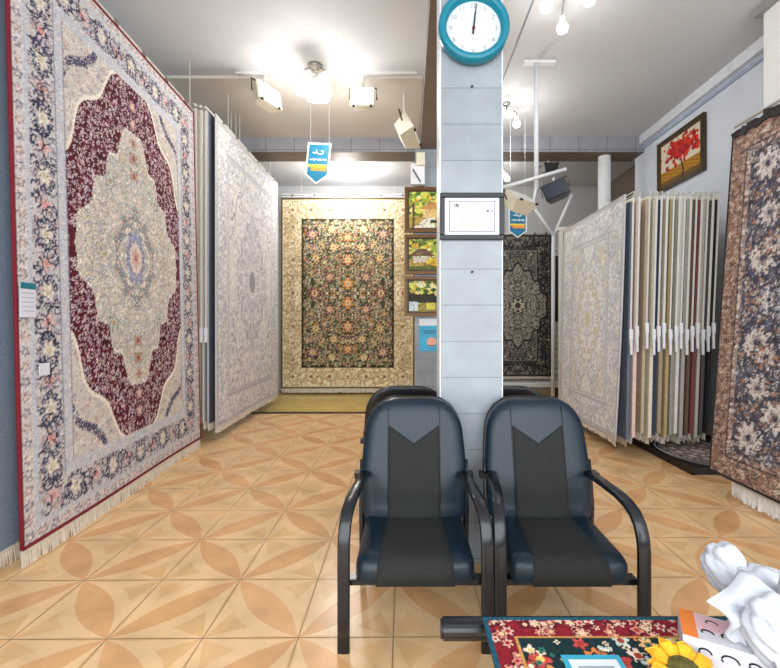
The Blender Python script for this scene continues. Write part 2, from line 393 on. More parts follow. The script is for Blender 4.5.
def pat_gold(w_, h_):
    r = Rug(w_, h_, 170, 240, (226, 206, 158), 21); d, x, y = r.d, r.x, r.y
    DK = (74, 70, 54)
    b = d < .40; r.paint(b, (244, 230, 196)); r.paint(d < .03, (120, 96, 60)); r.paint((d > .03) & (d < .05), (236, 218, 170))
    r.scatter(b & (d > .05), 420, .016, .034, [(248, 238, 210), (228, 206, 164), (214, 198, 170), (240, 214, 176)], [(160, 124, 90), (140, 140, 130), (186, 140, 110)], (214, 190, 146))
    r.along(.22, .30, lambda a, c, k, hz: r.flower(a, c, .085, 8, (248, 236, 206), (132, 112, 94), (186, 156, 108)))
    r.along(.22, .30, lambda a, c, k, hz: r.flower(a, c, .045, 6, (196, 140, 100), (100, 90, 80)))
    r.curls(b & (d > .05), 110, .03, .09, .007, [(176, 150, 104), (200, 174, 124)])
    def scal(a, c, k, hz): pass
    edge = .40 + .028 * np.abs(np.sin((x + y) * 18)); r.paint((d > .385) & (d < edge + .02), (60, 50, 34))
    fld = d > edge; r.paint(fld, DK)
    r.scatter(fld, 1500, .014, .036, [(206, 178, 120), (186, 146, 132), (150, 156, 120), (214, 200, 158), (196, 128, 84), (124, 134, 112), (178, 170, 150)], [(220, 204, 160), (150, 80, 60), (96, 100, 74), (230, 216, 190)], (86, 82, 64))
    r.lace(fld, .17, .09, (62, 60, 46), 4); r.lace(fld, .24, .04, (150, 140, 90), 6)
    for cx, cy, q, c in [(0, .18, .12, (214, 150, 92)), (0, .62, .11, (206, 150, 110)), (.34, .30, .10, (188, 136, 126)), (.62, .02, .11, (176, 118, 112)), (.26, .86, .09, (210, 180, 130)), (.60, .66, .10, (196, 172, 120)), (0, 1.05, .10, (206, 140, 96)), (.66, 1.10, .10, (186, 150, 140)), (.3, 1.2, .08, (206, 190, 140))]:
        r.flower(cx, cy, q, 7, c, (226, 206, 150), (60, 58, 40)); r.flower(cx, cy, q * .45, 5, (226, 200, 150), (150, 80, 50))
    return r.full(10)
def pat_pale(w_, h_, ground, tones, dark, nx, ny, seed, gold=None, medcol=None, bw=.30):
    r = Rug(w_, h_, nx, ny, ground, seed); d, x, y = r.d, r.x, r.y; g = np.array(ground)
    r.paint(d < .035, tuple(g * .86)); r.paint((d > .035) & (d < .05), dark)
    b = (d > .05) & (d < bw); r.paint(b, tuple(g * 1.02)); r.scatter(b, 260, .012, .032, tones, [dark, tuple(g * .9)], tuple(g * .92)); r.curls(b, 90, .02, .07, .006, [dark])
    r.paint((d > bw) & (d < bw + .02), dark); r.paint((d > bw + .02) & (d < bw + .05), tuple(g * .93)); r.paint((d > bw + .05) & (d < bw + .062), dark)
    f = d > bw + .062; r.scatter(f, 420, .012, .036, tones, [dark, tuple(g)], tuple(g * .93)); r.curls(f, 110, .02, .08, .005, [dark, tones[0]])
    fw, fh = w_ / 2 - bw - .06, h_ / 2 - bw - .06
    cor = lobed(x, y, fw * 1.05, fh * 1.05, 1.5, 12, .05); r.paint(f & (cor > 1) & (cor < 1.035), dark)
    med = lobed(x, y, fw * .72, fh * .66, 1.4, 14, .06)
    if medcol: r.paint(f & (med < 1), medcol); r.scatter(f & (med < 1), 200, .014, .034, tones, [dark, medcol], None)
    r.paint(f & (med > .96) & (med < 1.0), dark)
    c2 = lobed(x, y, fw * .34, fh * .28, 1.6, 10, .08); r.paint(f & (c2 > .92) & (c2 < 1.0), dark); r.scatter(c2 < .9, 60, .014, .03, tones, [dark])
    c3 = lobed(x, y, fw * .13, fh * .11, 2, 8, .06); r.paint(c3 < 1, gold or dark)
    if gold: r.scatter(f & (cor > 1.03), 40, .014, .03, [gold], [dark]); r.scatter(f & (med > .7) & (med < .96), 40, .014, .03, [gold], [dark])
    return r.full(8)
def pat_grey(w_, h_, nx, ny, seed):
    r = Rug(w_, h_, nx, ny, (86, 80, 76), seed); d, x, y = r.d, r.x, r.y
    r.paint(d < .04, (66, 60, 60)); b = (d > .04) & (d < .26)
    r.scatter(b, 420, .012, .032, [(160, 146, 128), (128, 120, 112), (176, 168, 150)], [(70, 66, 66), (110, 96, 84)], (74, 68, 66)); r.curls(b, 140, .02, .07, .008, [(52, 52, 56)])
    r.paint((d > .26) & (d < .285), (58, 56, 58)); r.paint((d > .285) & (d < .30), (150, 142, 130))
    f = d > .30; r.paint(f, (58, 60, 64)); r.scatter(f, 720, .013, .036, [(186, 180, 164), (150, 142, 130), (126, 126, 126), (170, 156, 130)], [(60, 60, 64), (100, 92, 84)], (50, 50, 54)); r.lace(f, .15, .08, (46, 48, 54), 8)
    med = lobed(x, y, .55, .75, 1.4, 14, .06); r.scatter(med < 1, 240, .016, .04, [(206, 200, 184), (176, 168, 150)], [(70, 70, 74), (140, 120, 100)], (60, 60, 64))
    r.paint((med > .96) & (med < 1.02), (44, 46, 52)); r.flower(0, 0, .14, 8, (196, 186, 164), (70, 64, 64), (50, 50, 56))
    return r.full(10)
def pat_dark(w_, h_):
    r = Rug(w_, h_, 190, 280, (70, 68, 76), 41); d, x, y = r.d, r.x, r.y
    b = d < .15; r.paint(b, (146, 120, 106)); r.scatter(b, 1300, .007, .017, [(190, 164, 146), (116, 96, 88), (210, 196, 182), (90, 82, 84), (166, 124, 104)], [(150, 112, 94), (84, 72, 72)])
    r.paint(d < .012, (44, 36, 40)); r.paint((d > .15) & (d < .158), (60, 50, 52))
    b2 = (d > .158) & (d < .20); r.paint(b2, (176, 158, 148)); r.scatter(b2, 220, .010, .02, [(92, 88, 104), (206, 196, 188), (160, 118, 98), (70, 70, 86)], [(220, 212, 204), (130, 96, 84)], (150, 130, 122))
    f = d > .20; r.paint(f, (96, 96, 106)); r.scatter(f, 1500, .009, .026, [(190, 186, 184), (110, 118, 140), (150, 134, 126), (78, 84, 108), (170, 128, 106), (206, 200, 196)], [(60, 60, 76), (200, 192, 186), (140, 96, 80)], (78, 76, 86))
    r.lace(f, .13, .08, (56, 56, 68), 5)
    for cx, cy, q, c in [(0, 0, .20, (206, 200, 196)), (.58, .30, .13, (206, 200, 196)), (.60, .98, .12, (206, 200, 196)), (.52, 0, .10, (150, 156, 172)), (.62, -.02, .05, (196, 190, 184)), (.28, .42, .13, (196, 190, 184)), (0, .58, .16, (212, 206, 200)), (.36, .05, .12, (150, 156, 172)), (.4, .8, .12, (200, 194, 190)), (.05, .95, .13, (186, 178, 172)), (.5, .4, .10, (170, 130, 110)), (.22, .2, .08, (96, 108, 140)), (.55, .62, .10, (200, 194, 188))]:
        r.flower(cx, cy, q, 9, c, (120, 100, 94), (72, 72, 86), f); r.flower(cx, cy, q * .55, 6, (170, 160, 156), (70, 70, 90), (216, 210, 204), f)
        r.scatter(f & (np.hypot(x - cx, y - cy) < q), 26, .01, .02, [(222, 216, 210), (120, 116, 124), (160, 130, 116)], [(60, 60, 70)])
    return r.full(11)
def pat_table(w_, h_):
    r = Rug(w_, h_, 460, 260, (26, 62, 62), 51); d, x, y = r.d, r.x, r.y
    b = d < .075; r.paint(b, (140, 24, 40)); r.scatter(b, 110, .012, .020, [(232, 182, 160), (222, 140, 120), (240, 204, 180), (90, 16, 34)], [(170, 40, 50), (240, 200, 150)], (96, 16, 32))
    r.paint(d < .014, (24, 84, 104)); r.paint((d > .075) & (d < .083), (206, 150, 80))
    f = d > .083; r.paint(f, (14, 46, 50)); r.scatter(f, 62, .016, .034, [(236, 180, 140), (224, 136, 70), (240, 216, 196), (196, 70, 64), (206, 214, 204), (240, 196, 130)], [(236, 200, 110), (170, 60, 50), (250, 230, 200)], (16, 40, 46))
    r.scatter(f, 60, .007, .013, [(60, 130, 110), (206, 120, 90), (250, 226, 196)], [(30, 70, 60)])
    return r.full(8)

# ------------------------------------------------------------------ hanging rugs
def hang_rug(name, label, P0, U, width, height, img, bind, group=None, V=(0, 0, 1), th=.012, wave=.006, wf=2.4, fringe=.09, fringe_top=False, cat='rug', curl=0, back=(196, 182, 160), sag=0, fcol=(226, 216, 200)):
    """P0 lower corner of the pile, U along the width; the pile faces U x V"""
    root = thing(name, label, cat, P0, group=group)
    U = Vector(U).normalized(); V = Vector(V).normalized(); N = U.cross(V).normalized()
    u_, v_, n_ = (np.array(q) for q in (U, V, N))
    def P(u, v, off=0.0):
        u = np.asarray(u, float); v = np.asarray(v, float)
        o_ = off + wave * np.sin(wf * PI * u + .6) * (1.25 - v) + curl * (u > .8) * ((u - .8) / .2) ** 2 * (1 - v) ** 2
        s_ = sag * np.sin(PI * u) * (1 - v)
        return (u * width)[..., None] * u_ + (v * height - s_)[..., None] * v_ + o_[..., None] * n_
    if img is not None: grid_mesh('pile', img, P, PILE, root)
    bm_ = mat('backing_%d_%d_%d' % back, back, .9, var=.08, scale=30)
    mb = MB(); nu, nv = 24, 12
    for off in (-.003 if img is not None else 0, -th):
        mb.grid(lambda a, b: Vector(P(a, b, off)), nu, nv)
    k = (nu + 1) * (nv + 1)
    loop = [i for i in range(nu + 1)] + [(j + 1) * (nu + 1) - 1 for j in range(1, nv + 1)] + [nv * (nu + 1) + i for i in range(nu - 1, -1, -1)] + [j * (nu + 1) for j in range(nv - 1, 0, -1)]
    for a, b in zip(loop, loop[1:] + loop[:1]): mb.f.append((a, b, b + k, a + k)); mb.c.append(None)
    mb.build('backing', bm_, root, smooth=False)
    if bind:
        bt = mat('binding_%d_%d_%d' % bind, bind, .85, var=.1, scale=60)
        mb = MB(); q = [i / 30 for i in range(31)]
        for ln in ([(t, 0) for t in q], [(t, 1) for t in q], [(0, t) for t in q], [(1, t) for t in q]):
            mb.tube([Vector(P(a, b, -.004)) for a, b in ln], .010, 6)
        mb.build('binding', bt, root, smooth=True)
    if fringe:
        for v0, sg in ((0, -1), (1, 1)) if fringe_top else ((0, -1),):
            mb = MB(); n = max(6, int(width / .016)); g = random.Random(len(label))
            for i in range(n):
                a = (i + .0) / n; b = (i + 1.0) / n; m_ = (a + b) / 2; L = fringe * g.uniform(.86, 1.08); dx = g.uniform(-.18, .18) / n
                A, B = Vector(P(a, v0, -.004)), Vector(P(b, v0, -.004)); C = Vector(P(m_ + .46 / n + dx, v0, -.004 + g.uniform(-.008, .008))) + sg * V * L; D = Vector(P(m_ - .46 / n + dx, v0, -.004 + g.uniform(-.008, .008))) + sg * V * L
                for o2 in (0, -.004): mb.add([A + N * o2, B + N * o2, C + N * o2, D + N * o2], [(0, 1, 2, 3)])
                m0 = len(mb.v) - 8
                for e in ((0, 1), (1, 2), (2, 3), (3, 0)): mb.f.append((m0 + e[0], m0 + e[1], m0 + e[1] + 4, m0 + e[0] + 4)); mb.c.append(None)
            mb.build('fringe', mat('fringe_cotton_%d_%d_%d' % fcol, fcol, .9, var=.1, scale=40), root)
    return root, P, N

def rod_hanger(name, label, A, B, z, group, wires=(.15, .85), hooks=6, top=CZ):
    """white rod with hooks, held to the ceiling by thin wires"""
    A, B = Vector((A[0], A[1], z)), Vector((B[0], B[1], z)); root = thing(name, label, 'hanger', A, group=group)
    D = B - A
    MB().tube([Vector((0, 0, 0)), D], .012, 8).build('rod', WHITEM, root, smooth=True)
    for t in wires: MB().tube([D * t, D * t + Vector((0, 0, top - z))], .004, 6).build('wire', WHITEM, root)
    for i in range(hooks):
        t = (i + .5) / hooks; MB().box(D * t, (.035, .04, .036)).build('clamp', mat('clamp_grey', (120, 110, 100), .5), root)
    return root

# red-bound medallion rug on the near left rack
A = Vector((-2.080, 2.22, .10)); B = Vector((-2.215, 4.43, .10)); VL = Vector((-.085, 0, 3.49)).normalized(); TL = Vector((-.088, 0, 0))
r1, P1, N1 = hang_rug('medallion_rug', 'large maroon and ivory medallion rug with dark red binding hanging nearest the window side', A, B - A, (B - A).length, 3.49, pat_red(2.2, 3.5), (120, 14, 34), wave=.012, wf=1.6, fringe=.125, th=.014, V=VL)
rod_hanger('rug_hanger', 'white hanging rod clamped along the top of the maroon medallion rug', A - N1 * .006 + TL, B - N1 * .006 + TL, 3.615, None, wires=(.3, .97))
r1b, _, _ = hang_rug('hanging_rug', 'blue grey rug hanging just behind the maroon medallion rug, fringe showing at its edge', (-2.06, .95, .12), (-.06, 1, 0), 2.3, 3.5, np.full((6, 6, 3), (124, 138, 156)), None, th=.012, wave=.004, fringe=.10, back=(150, 160, 172), V=VL)
rod_hanger('rug_hanger', 'white hanging rod over the blue grey rug', (-2.152, .95), (-2.29, 3.25), 3.635, None)
# pale rug rack behind it
LP = [(-2.285, 4.50, (226, 216, 192), (214, 206, 186), 'cream backed rug edge on beside the maroon medallion rug', .30),
      (-2.240, 4.54, (196, 196, 192), (176, 172, 160), 'grey backed rug edge on, second from the maroon medallion rug', .24),
      (-2.198, 4.56, (186, 190, 200), (96, 100, 112), 'slate backed rug edge on, third from the maroon medallion rug', .22)]
for x_, y_, bk, ed, lb, b_ in LP:
    hang_rug('hanging_rug', lb, (x_, y_, b_), (-.02, 1, 0), 2.25, 3.66 - b_, np.full((6, 6, 3), ed), None, th=.022, wave=.004, fringe=.08, back=bk, group='edge-on rugs on the rack beside the maroon rug')
    h_ = thing('rack_hanger', 'white rack arm with upright carrying the ' + lb.split(' beside')[0].split(',')[0], 'rack', (x_ - .008, y_ - .045, 0), group='arms of the rack beside the maroon rug')
    box((0, 0, 2.4), (.02, .016, 2.5)).build('upright', WHITEM, h_); box((.0, 1.1, 3.68), (.022, 2.25, .022)).build('arm', WHITEM, h_); box((0, -.002, 1.2), (.03, .03, .16)).build('clip', WHITE, h_)
    for t in (.9, 2.1): MB().tube([(0, t, 3.69), (0, t, CZ)], .004, 6).build('wire', WHITEM, h_)
pale = pat_pale(2.25, 3.46, (220, 218, 218), [(232, 230, 228), (204, 204, 214), (216, 210, 206), (234, 232, 228)], (182, 180, 192), 120, 190, 31, gold=(150, 150, 150), medcol=(196, 194, 202))
r2, _, N2 = hang_rug('hanging_rug', 'tall pale lavender grey medallion rug hanging along the rack beside the gold bordered rug', (-2.14, 4.60, .17), (-.012, 1, 0), 2.26, 3.46, pale, (206, 202, 202), th=.014, wave=.008, fringe=.07)
rod_hanger('rug_hanger', 'white hanging rod with clamps over the tall pale lavender grey rug', (-2.147, 4.60), (-2.174, 6.86), 3.655, None)
# gold bordered rug on the far wall
G0 = at(281.5, 388, 7.76)
r3, _, N3 = hang_rug('hanging_rug', 'large dark floral rug with gold ivory border hanging flat at the far end', G0, (1, 0, 0), 2.49, 3.56, pat_gold(2.49, 3.56), (96, 80, 52), th=.014, wave=.006, fringe=.09)
rod_hanger('rug_hanger', 'white sleeve rod along the top of the gold bordered rug', (G0.x, 7.767), (G0.x + 2.49, 7.767), G0.z + 3.62, None)
MB().box((1.245, 0, -.002), (2.46, .012, .06)).build('sleeve', WHITE, bpy.data.objects['rug_hanger.003'])
# grey rug behind the column
Q0 = at(484, 376, 7.62)
hang_rug('hanging_rug', 'dark grey and ivory traditional rug hanging at the far end behind the tiled column', Q0, (1, 0, 0), 1.25, 2.60, pat_grey(1.25, 2.6, 120, 200, 33), (60, 56, 56), th=.014, wave=.004, fringe=.05)
rod_hanger('rug_hanger', 'white hanging rod above the dark grey and ivory rug', (Q0.x, 7.627), (Q0.x + 1.25, 7.627), Q0.z + 2.63, None)
lg = thing('display_ledge', 'long white ledge standing under the dark grey and ivory rug', 'ledge', (Q0.x + .6, 7.62, 0))
box((0, 0, .22), (1.7, .26, .08)).build('top', WHITE, lg, bevel=.006)
for sx in (-.75, .75): box((sx, 0, .092), (.06, .2, .184)).build('leg', BLACK, lg)

# right rack
RT = 2.565
rp = pat_pale(1.56, 2.42, (238, 238, 238), [(246, 245, 242), (220, 222, 230), (234, 230, 220), (246, 246, 244)], (196, 200, 212), 120, 180, 35, gold=(222, 214, 186), medcol=(242, 241, 236))
hang_rug('hanging_rug', 'ivory and grey medallion rug hanging open at the far end of the packed rack', (2.075, 5.62, .17), (0, -1, 0), 1.56, 2.42, rp, (190, 190, 194), V=(.055, 0, 2.42), th=.012, wave=.006, wf=1.4, fringe=.06, curl=.05)
pxs = [637, 647, 654, 659, 664.5, 671, 677, 682, 688, 693.5, 699, 704.5, 710, 715.5]
pxs = [631] + pxs
names = ['slate blue', 'blush pink', 'sand beige', 'cream', 'navy', 'taupe', 'olive gold', 'grey green', 'white', 'ash grey', 'dark brown', 'maroon', 'stone', 'charcoal', 'black']
cols = [(104, 114, 130), (226, 200, 190), (190, 172, 148), (220, 212, 190), (50, 56, 84), (160, 146, 128), (176, 156, 112), (150, 150, 136), (222, 218, 210), (176, 170, 166), (104, 84, 70), (124, 66, 68), (190, 182, 170), (84, 78, 78), (30, 28, 32)]
fr_c = (222, 214, 200)
for i, (px, nm, c) in enumerate(zip(pxs, names, cols)):
    x0 = (px - PX) * 4.06 / F; lean = -.05 - .004 * i; Hh = 2.36 - .02 * (i % 3); b_ = .20 + .02 * (i % 3) - (.02 if i < 2 else 0)
    V = Vector((-lean, 0, Hh)).normalized()
    wh = rnd.uniform(.0, .02)
    rt, PP, NN = hang_rug('rack_rug', '%s rug hanging edge on in the packed rack %s' % (nm, 'next to the open ivory rug' if i == 0 else 'beside the %s one' % names[i - 1]),
        (x0 + lean, 5.62 + wh, b_), (0, -1, 0), 1.55, Hh, None, None, V=V, th=.030 + .004 * (i % 2), wave=.006, wf=1.3, fringe=.07, back=c, group='rugs hanging edge on in the packed rack', fcol=(222, 214, 200) if i % 4 else (186, 170, 146))
    # rolled heading where the rug wraps its arm
    q = V * (Hh + .004)
    MB().tube([q + Vector((.015, -1.56, .0)), q + Vector((.012, -.8, .006)), q + Vector((.015, 0, 0))], .019 + .002 * (i % 2), 8).build('heading', mat('heading_%d' % (i % 4), [(236, 230, 212), (216, 210, 206), (226, 216, 188), (206, 196, 192)][i % 4], .8, var=.2, scale=50), rt, smooth=True)
    h_ = thing('rack_hanger', 'white upright with clip before the %s rug in the packed rack' % nm, 'rack', (x0, 4.005, 0), group='uprights of the packed rug rack')
    zt, zb = RT - .01, 1.12 + .03 * (i % 3)
    hw_ = (.009, .012, .008, .011)[i % 4]
    xl = lambda z: lean * (zt - z) / Hh - .006
    MB().tube([(xl(zt), 0, zt), (xl(zb), 0, zb)], .01, 8, flat=(hw_, .006)).build('upright', WHITEM, h_)
    MB().box((xl(1.24) , -.010, zb + .10), (.034, .018, .10)).box((xl(1.12) + .005, -.008, zb - .02), (.022, .016, .16)).build('clip', WHITE, h_, bevel=.003)
    MB().tube([(0, 0, zt - .005), (0, 0, zt + .050), (0, 1.64, zt + .050)], .006, 6).build('arm', WHITEM, h_)
rail = thing('rack_rail', 'white wall rail carrying the arms of the packed rug rack', 'rail', (2.7, 5.68, 0))
box((0, 0, 2.63), (1.3, .05, .05)).build('beam', WHITEM, rail)
for sx in (-.6, .66): box((sx, 0, 1.3305), (.05, .05, 2.535)).build('post', WHITEM, rail)
# dark floral rug nearest the wall side
C0 = Vector((2.42, 3.30, .16)); Vn = (Vector((2.60, 3.30, 2.81)) - C0)
r5, P5, N5 = hang_rug('hanging_rug', 'dark floral rug with speckled terracotta border hanging nearest, leaning into the room', C0, (0, -1, 0), 1.9, Vn.length, pat_dark(1.9, 2.66), (40, 34, 38), V=Vn, th=.014, wave=.012, wf=1.3, fringe=.0)
mb = MB(); g = random.Random(4)
vv = Vn.normalized()
for i in range(26):
    u = (i + .5) / 26; p = Vector(P5(u, 1.0, -.006)); mb.box(p + vv * g.uniform(.0, .02), (.03, .08, .05 + g.uniform(0, .05)), Euler((g.uniform(-.5, .5), g.uniform(-.4, .4), 0)).to_matrix())
mb.build('heading', mat('heading_dark', (44, 40, 42), .8), r5)
rod_hanger('rug_hanger', 'white hanging rod above the dark floral rug', (2.612, 3.30), (2.612, 1.40), 2.89, None, hooks=0, wires=(.62, .95))
hang_rug('hanging_rug', 'plain rug with white fringe hanging behind and below the dark floral rug', (2.465, 3.14, .115), (0, -1, 0), 1.7, 2.6, None, None, V=Vn, th=.016, wave=.01, fringe=.10, back=(216, 210, 200), fcol=(236, 234, 230))
# low black platform and the round rug on it
pf = thing('rack_platform', 'low black platform running under the packed rug rack', 'platform', (2.9, 4.0, 0))
box((.06, .86, .03), (.9, 2.5, .06)).build('deck', mat('deck_black', (34, 30, 30), .6), pf); box((-.41, .86, .032), (.03, 2.52, .064)).build('edging', BLACK, pf)
rr = thing('round_rug', 'small round dark patterned rug with white edge lying at the foot of the packed rack', 'rug', (2.82, 4.02, .0), rot=(0, 0, 0))
n_ = 90; img = np.zeros((n_, n_, 3))
def round_img(t, a):
    base = np.zeros(t.shape + (3,)); base[:] = (126, 110, 106)
    m = (np.sin(a * 12) * .5 + .5) * (np.sin(t * 24) * .5 + .5); base[m > .35] = (206, 186, 176); base[t > .80] = (50, 46, 54)
    base[(t > .8) & (np.sin(a * 40) > .2) & (t < .9)] = (190, 176, 166); base[t > .95] = (224, 220, 214); base[t < .16] = (196, 176, 160); return base
ri = 64; tt, aa = np.meshgrid(np.linspace(0.001, 1, 40), np.linspace(0, 2 * PI, 97))
grid_mesh('pile', round_img(tt, aa), lambda u, v: np.stack([.34 * u * np.cos(v * 2 * PI), .44 * u * np.sin(v * 2 * PI), .084 + .008 * u ** 3 * np.sin(2 * v * 2 * PI)], -1), PILE, rr)
MB().lathe([(0, .066), (.325, .066), (.334, .072), (0, .073)], 48, Matrix.Diagonal((1, 1.3, 1))).build('backing', mat('round_back', (200, 196, 190), .9), rr)
# other room-side rack behind: V struts, ceiling pole, slatted unit
pole = thing('ceiling_pole', 'white ceiling pole with slanting arm holding display floodlights', 'pole', (1.36, 4.38, 0))
MB().tube([(0, 0, 2.76), (0, 0, CZ)], .024, 10).build('post', WHITE, pole, smooth=True)
box((.03, 0, CZ - .012), (.34, .07, .024)).build('ceiling_plate', WHITE, pole)
a0, a1 = at(501, 188, 4.3) - pole.location, at(566, 169, 4.3) - pole.location
MB().tube([a0, a1], .018, 8).build('arm', WHITE, pole, smooth=True)
MB().tube([a0 + Vector((0, 0, .0)), a0 + Vector((-.02, 0, -.14))], .012, 6).build('arm_end', WHITE, pole)
MB().tube([(-.0, 0, 2.77), (-.03, -.0, 2.62)], .014, 6).build('stub', WHITE, pole)
vs_ = thing('rack_strut', 'white forked rack post standing behind the open ivory rug', 'rack', at(553, 250, 6.6).xy.to_3d())
o0 = vs_.location
MB().tube([Vector((0, 0, 0)), at(553.5, 236, 6.6) - o0], .03, 8).build('post', WHITE, vs_, smooth=True)
for px, py in ((531, 203), (572, 195)):
    MB().tube([at(553.5, 236, 6.6) - o0, at(px, py, 6.6) - o0], .024, 8).build('fork', WHITE, vs_, smooth=True)
su = thing('slatted_rack', 'narrow white slatted rack with a black panel beside the dark grey rug', 'rack', at(559, 385, 7.3).xy.to_3d())
for k in range(22): box((0, 0, .25 + k * .115), (.23, .05, .045)).build('slat', WHITEM, su)
box((.0, -.035, 1.95), (.17, .02, 1.15)).build('panel', BLACK, su)
for sx in (-.115, .115): box((sx, .02, 1.38), (.025, .03, 2.76)).build('upright', WHITEM, su)
hang_rug('hanging_rug', 'narrow olive gold rug edge between the slatted rack and the open ivory rug', (2.20, 5.988, .17), (0, -1, 0), .28, 2.46, None, None, th=.05, wave=.004, fringe=.05, back=(160, 144, 92))

# ------------------------------------------------------------------ chairs
def rounded(half, r, cuts, fn):
    bm = bmesh.new(); bmesh.ops.create_cube(bm, size=2)
    bmesh.ops.subdivide_edges(bm, edges=bm.edges[:], cuts=cuts, use_grid_fill=True)
    for v in bm.verts:
        q = [v.co[i] * half[i] for i in range(3)]
        inn = [max(-(half[i] - r[i]), min(half[i] - r[i], q[i])) for i in range(3)]
        d = [(q[i] - inn[i]) / r[i] for i in range(3)]; L = math.sqrt(sum(t * t for t in d))
        if L > 1e-6:
            mx = max(abs(t) for t in d); d = [t / L * mx for t in d]
        v.co = fn(Vector([inn[i] + d[i] * r[i] for i in range(3)]))
    mb = MB(); bm.verts.index_update(); mb.add([v.co.copy() for v in bm.verts], [[v.index for v in f.verts] for f in bm.faces]); bm.free()
    return mb
BT, BB = .928, .34
def lean_y(z): return .40 + (z - BB) * .23
def back_shape(hw, front, R=.16):
    def fn(p):   # p.z in -.5..+.5 of the back's height
        z = BB + (p.z / .2975 + 1) / 2 * (BT - BB)
        t = max(0, (z - (BT - R)) / R); k = 1 - (1 - math.sqrt(max(0, 1 - min(1, t) ** 2))) * (R / hw) * .95
        k *= 1 - .12 * max(0, (z - .56) / .37) ** 1.3
        tb = max(0, (.46 - z) / .12); k *= 1 - .06 * min(1, tb)
        x = p.x * k
        y = lean_y(z) + p.y - (.016 * (1 - (p.x / hw) ** 2) if p.y < 0 else 0) + (.012 * math.exp(-((z - .42) / .06) ** 2) if p.y < 0 else 0)
        return Vector((x, y, z))
    return fn
def chair(label, loc, rz):
    t = thing('armchair', label, 'chair', loc, (0, 0, rz), group='waiting armchairs around the column')
    for s_ in (-1, 1):
        x = s_ * .288
        path = [(x, 0, 0), (x, 0, .15), (x, 0, .30), (x, .000, .40), (x, .008, .45), (x - s_ * .002, .026, .495), (x - s_ * .006, .055, .53), (x - s_ * .012, .10, .553), (x - s_ * .02, .16, .566), (x - s_ * .032, .27, .572), (x - s_ * .042, .41, .570)]
        MB().tube(path, .02, 12, flat=(.0255, .0125)).build('arm', FRAMEM, t, smooth=True)
        xr = s_ * .262
        MB().tube([(xr, .46, 0), (xr, .44, .2), (xr, .425, .40), (xr, .45, .55), (xr, .47, .62)], .02, 12, flat=(.014, .018)).build('leg', FRAMEM, t, smooth=True)
        box((s_ * .275, .43, .556), (.045, .05, .03)).build('bracket', BLACK, t)
    box((0, .055, .258), (.56, .045, .024)).build('seat_frame', FRAMEM, t); box((0, .40, .258), (.52, .04, .024)).build('crossbar', FRAMEM, t)
    def seat_fn(p):
        z = p.z; y = p.y
        f = (y + .225) / .45
        zz = .306 + z + .016 * f * 0 + (.010 * abs(p.x / .245) ** 3 if z > 0 else 0) - (.012 * (1 - f) if z > 0 else 0)
        return Vector((p.x * (1.0 - .03 * f), .235 + y, zz))
    st = rounded((.247, .235, .068), (.05, .06, .058), 13, seat_fn).build('seat', LEATH, t, smooth=True)
    # fabric panel over the top and down the front of the seat
    def top_pt(u, v):
        hw = .128 + .030 * (1 - v); x = (u - .5) * 2 * hw
        if v < .3:
            a = v / .3 * PI / 2; y = .06 - .0615 * math.cos(a) - .0015; z = .306 + .004 + (.0645) * math.sin(a) - .012
            if v < .06: z -= (.06 - v) * .6
        else:
            y = .06 + (v - .3) / .7 * .35; f = y / .47; z = .3765 - .012 * (1 - f)
        return Vector((x, y - .001, z + .0012))
    MB().grid(top_pt, 10, 24).build('seat_panel', MESHF, st, smooth=True, solid=.004)
    bk = rounded((.268, .045, .2975), (.05, .043, .05), 15, back_shape(.268, True)).build('backrest', LEATH, t, smooth=True)
    def bp_pt(u, v):
        x = (u - .5) * 2 * .128; zt = .80 - .085 * (1 - abs(x) / .128); z = .37 + v * (zt - .37)
        return Vector((x, lean_y(z) - .045 - .016 * (1 - (x / .268) ** 2) - .0035 + .012 * math.exp(-((z - .42) / .06) ** 2), z))
    MB().grid(bp_pt, 16, 24).build('back_panel', MESHF, bk, smooth=True, solid=.004)
    for s_ in (-1, 1):
        pts = []
        for i in range(20):
            z = .40 + i / 19 * .50; x = s_ * .131
            pts.append((x, lean_y(z) - .045 - .016 * (1 - (x / .268) ** 2) - .0015 + .012 * math.exp(-((z - .42) / .06) ** 2) + (.02 * max(0, (z - .87) / .06) ** 2), z))
        MB().tube(pts, .0025, 6).build('seam', BLACK, bk)
    sh = rounded((.270, .012, .2975), (.03, .011, .03), 13, lambda p: back_shape(.270, False)(Vector((p.x, abs(p.y) * 0 + p.y + .046, p.z)))).build('back_shell', BLACK, t, smooth=True)
    return t
chair('black leather armchair facing out, nearest the maroon medallion rug', (.030, 1.655, 0), 0)
chair('black leather armchair facing out, nearest the packed rug rack', (.658, 1.655, 0), 0)
# back to back pair behind the column
def copy_tree(o, parent=None):
    c = o.copy(); COL.objects.link(c)
    if parent: c.parent = parent
    for ch in list(o.children): copy_tree(ch, c)
    return c
src = bpy.data.objects['armchair']
for x, lb in ((-.012, 'black armchair facing away behind the column, mostly hidden by the chair nearest the maroon rug'), (.622, 'black armchair facing away behind the column, mostly hidden by the chair nearest the packed rack')):
    c = copy_tree(src); c.location = (x, 3.13, 0); c.rotation_euler.z = PI; c['label'] = lb

